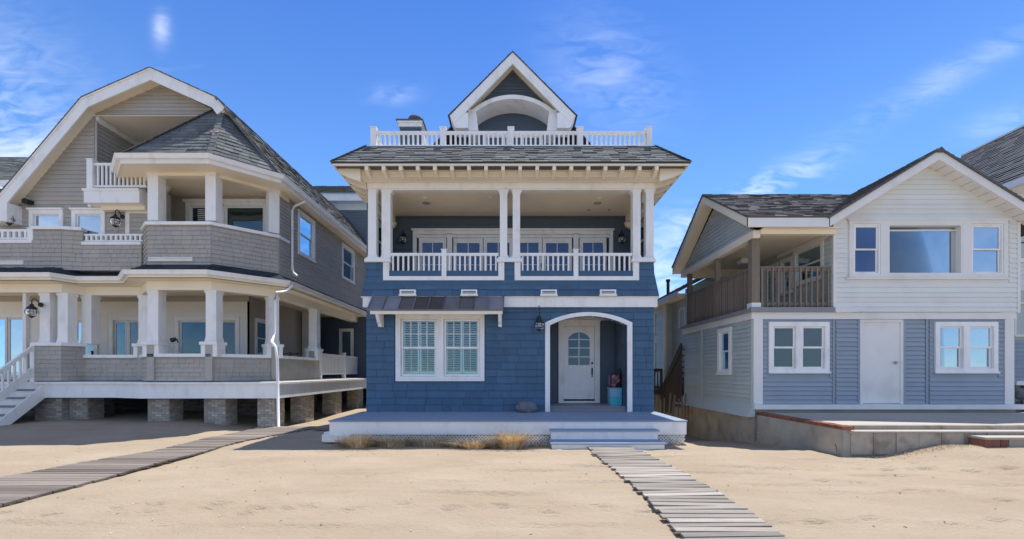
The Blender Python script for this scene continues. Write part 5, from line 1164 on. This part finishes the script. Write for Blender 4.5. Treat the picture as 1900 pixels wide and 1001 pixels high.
window(FN, FF3, 15.05, 15.9, 4.95, 5.9, case=.1, g='glass', kind='double'); window(FN, FF3, 14.92, 15.8, 2.70, 3.6, case=.06, g='glassdk', kind='fixed', m='white2')
box('foundation', 'mortar', FN, 14.86, 21, 13.55, 18, -.5, 1.2)
st_ = MB()
for i in range(60):
    x = 14.9+R.uniform(0,2.4); z = .35+R.uniform(0,.85); blob(st_, (x,13.53,z), R.uniform(.07,.13), .05, R.uniform(.06,.10), 8, 5, .12, i)
st_.build('foundation_stones', 'stone', FN, kind='stuff')
box('window_ledge', 'white', FN, 14.84, 17, 13.38, 13.5, 1.2, 1.32)
tag(box('patio_slab', 'slab', None, 14.6, 17.5, 12.0, 13.0, .62, .80), 'pale concrete slab beside the stone base at the right edge', 'slab')

# ================================================================ boardwalks
B1 = root('grey_boardwalk', (2.05, 6.5, 0), 'bleached grey plank boardwalk leading to the blue house front steps', 'boardwalk')
y = 9.58; i = 0
edge = lambda y: 1.55 + .10*math.sin((y-3)*.55) + (.05 if y > 9 else 0)
while y > 2.6:
    w = R.uniform(.095, .125); x0 = edge(y)+R.uniform(-.03,.03); x1 = edge(y)+1.0+R.uniform(-.03,.03) - (.12 if y > 9 else 0); z = max(sh(1.7,y), sh(2.4,y))+.045; t = R.uniform(-.008,.008); k = R.uniform(-.012,.012)
    MB().hexa([(x0,y-w+k,z-.02+t),(x1,y-w-k,z-.02-t),(x1,y-k,z-.02-t),(x0,y+k,z-.02+t),(x0,y-w+k,z+t),(x1,y-w-k,z-t),(x1,y-k,z-t),(x0,y+k,z+t)]).build('plank', 'plank', B1)
    y -= w+R.uniform(.012,.028); i += 1
for dx in (.14, .86):
    pts = [(edge(yy)+dx, yy, sh(edge(yy)+dx, yy)+.012) for yy in np.linspace(2.6, 9.5, 16)]; m_ = MB()
    for p, q in zip(pts, pts[1:]): m_.bar(p, q, .045, .03)
    m_.build('stringer', 'wood', B1)
B2 = root('brown_boardwalk', (-6.7, 9, 0), 'grey brown plank boardwalk crossing the sand towards the taupe house', 'boardwalk')
lx = lambda y: np.interp(y, [2, 5.3, 6.8, 9.0, 12.4, 13.4], [-8.2, -7.95, -7.67, -7.2, -6.98, -6.9]); rx = lambda y: np.interp(y, [2, 5.34, 7.5, 9.8, 11.5, 12.7, 13.4], [-5.95, -6.0, -6.08, -6.1, -5.75, -5.3, -5.2])
y = 12.9
while y > 3.0:
    w = R.uniform(.125, .14); a, b = float(lx(y))+R.uniform(-.015,.015), float(rx(y))+R.uniform(-.015,.015); z = max(sh(a,y), sh(b,y), sh((a+b)/2,y))+.03; t = R.uniform(-.003,.003)
    MB().hexa([(a,y-w,z-.03),(b,y-w,z-.03),(b,y,z-.03),(a,y,z-.03),(a,y-w,z+t),(b,y-w,z-t),(b,y,z-t),(a,y,z+t)]).build('plank', 'plankbrown', B2)
    y -= w+R.uniform(.012,.022)
B3 = root('side_walkway', (-5.2, 12.6, 0), 'short plank walkway in the shade between the taupe and blue houses', 'boardwalk')
for i in range(16):
    y = 12.0+i*.16; MB().box(-5.25, -4.3, y, y+.15, sh(-4.8, y)+.02, sh(-4.8, y)+.055).build('plank', 'plankbrown', B3)

# ================================================================ dry grass in front of the deck
def grass(x, y, n, rad, h, lean, m, label, name='dry_grass_clump', flat=1.0):
    z = sh(x, y); mb = MB(); rg = random.Random(int(abs(x*100)+n))
    for i in range(n):
        a = rg.uniform(0, 2*math.pi); r_ = rad*math.sqrt(rg.random())*.55; bx, by = x+r_*math.cos(a)*flat, y+r_*math.sin(a)*.5; hh = h*rg.uniform(.45, 1.1); l = lean*rg.uniform(.3, 1.3)
        a2 = a+rg.uniform(-.6,.6); w = rg.uniform(.004,.008); dx, dy = math.cos(a2), math.sin(a2)*.6; px, py = -math.sin(a2)*w, math.cos(a2)*w
        P = []
        for t in (0, .5, .82, 1):
            ox = l*t*t*hh*1.6; zz_ = z-.02+hh*(t-.45*t*t*min(1, l)); ww = 1-t*.85
            P.append(((bx+dx*ox+px*ww, by+dy*ox+py*ww, zz_), (bx+dx*ox-px*ww, by+dy*ox-py*ww, zz_)))
        k = len(mb.v)
        for p, q in P: mb.v += [p, q]
        for j in range(3): mb.f.append((k+2*j, k+2*j+1, k+2*j+3, k+2*j+2))
    o = mb.build(name, m, None); tag(o, label, 'dry grass', 'dry grass tufts along the deck')
grass(-3.25, 9.62, 800, .38, .42, .95, 'drygrass', 'straw coloured tussock at the left end of the deck lattice')
grass(-2.55, 9.70, 600, .48, .33, .8, 'brush', 'low grey brown brush just right of the leftmost straw tussock', flat=1.4)
grass(-1.75, 9.75, 650, .55, .34, .7, 'brush', 'low wide brush under the shuttered window', flat=1.5)
grass(-1.2, 9.66, 320, .35, .26, .8, 'brush', 'thin sparse brush beside the middle straw tussock', flat=1.4)
grass(-.80, 9.45, 560, .40, .33, 1.0, 'drygrass', 'drooping straw tussock left of the tallest one')
grass(-.32, 9.62, 260, .32, .25, .7, 'brush', 'small sparse brush between the two right tussocks', flat=1.3)
grass(-.02, 9.40, 900, .36, .50, .75, 'drygrass', 'tallest golden grass tussock left of the front steps')
grass(.52, 9.70, 130, .24, .17, .8, 'brush', 'scrap of low brush right beside the front steps', flat=1.3)
grass(-3.6, 9.9, 200, .3, .22, .7, 'brush', 'low brush at the far left corner of the deck lattice')
grass(3.55, 9.9, 60, .2, .22, .5, 'brush', 'few dark twigs by the lattice right of the front steps')
wd_ = MB(); rg = random.Random(11)
for i in range(420):
    x = 7.9+rg.gauss(0,.5); y = 8.5+rg.gauss(0,.08)-.1; z = sh(x,y)+.012; a = rg.uniform(0,3.1); l = rg.uniform(.01,.04)
    wd_.bar((x,y,z), (x+math.cos(a)*l, y+math.sin(a)*l, z+rg.uniform(-.004,.012)), .006, .005)
for i in range(260):
    x = rg.uniform(-9, 10); y = rg.uniform(3.8, 9.3); z = sh(x,y)+.006; a = rg.uniform(0,3.1); l = rg.uniform(.008,.03)
    if 1.3 < x < 2.8 or x < -5.8+.0*y: continue
    wd_.bar((x,y,z), (x+math.cos(a)*l, y+math.sin(a)*l, z+.004), rg.uniform(.006,.014), .008)
o = wd_.build('beach_debris', 'brush', None, kind='stuff')
bpy.context.view_layer.update()
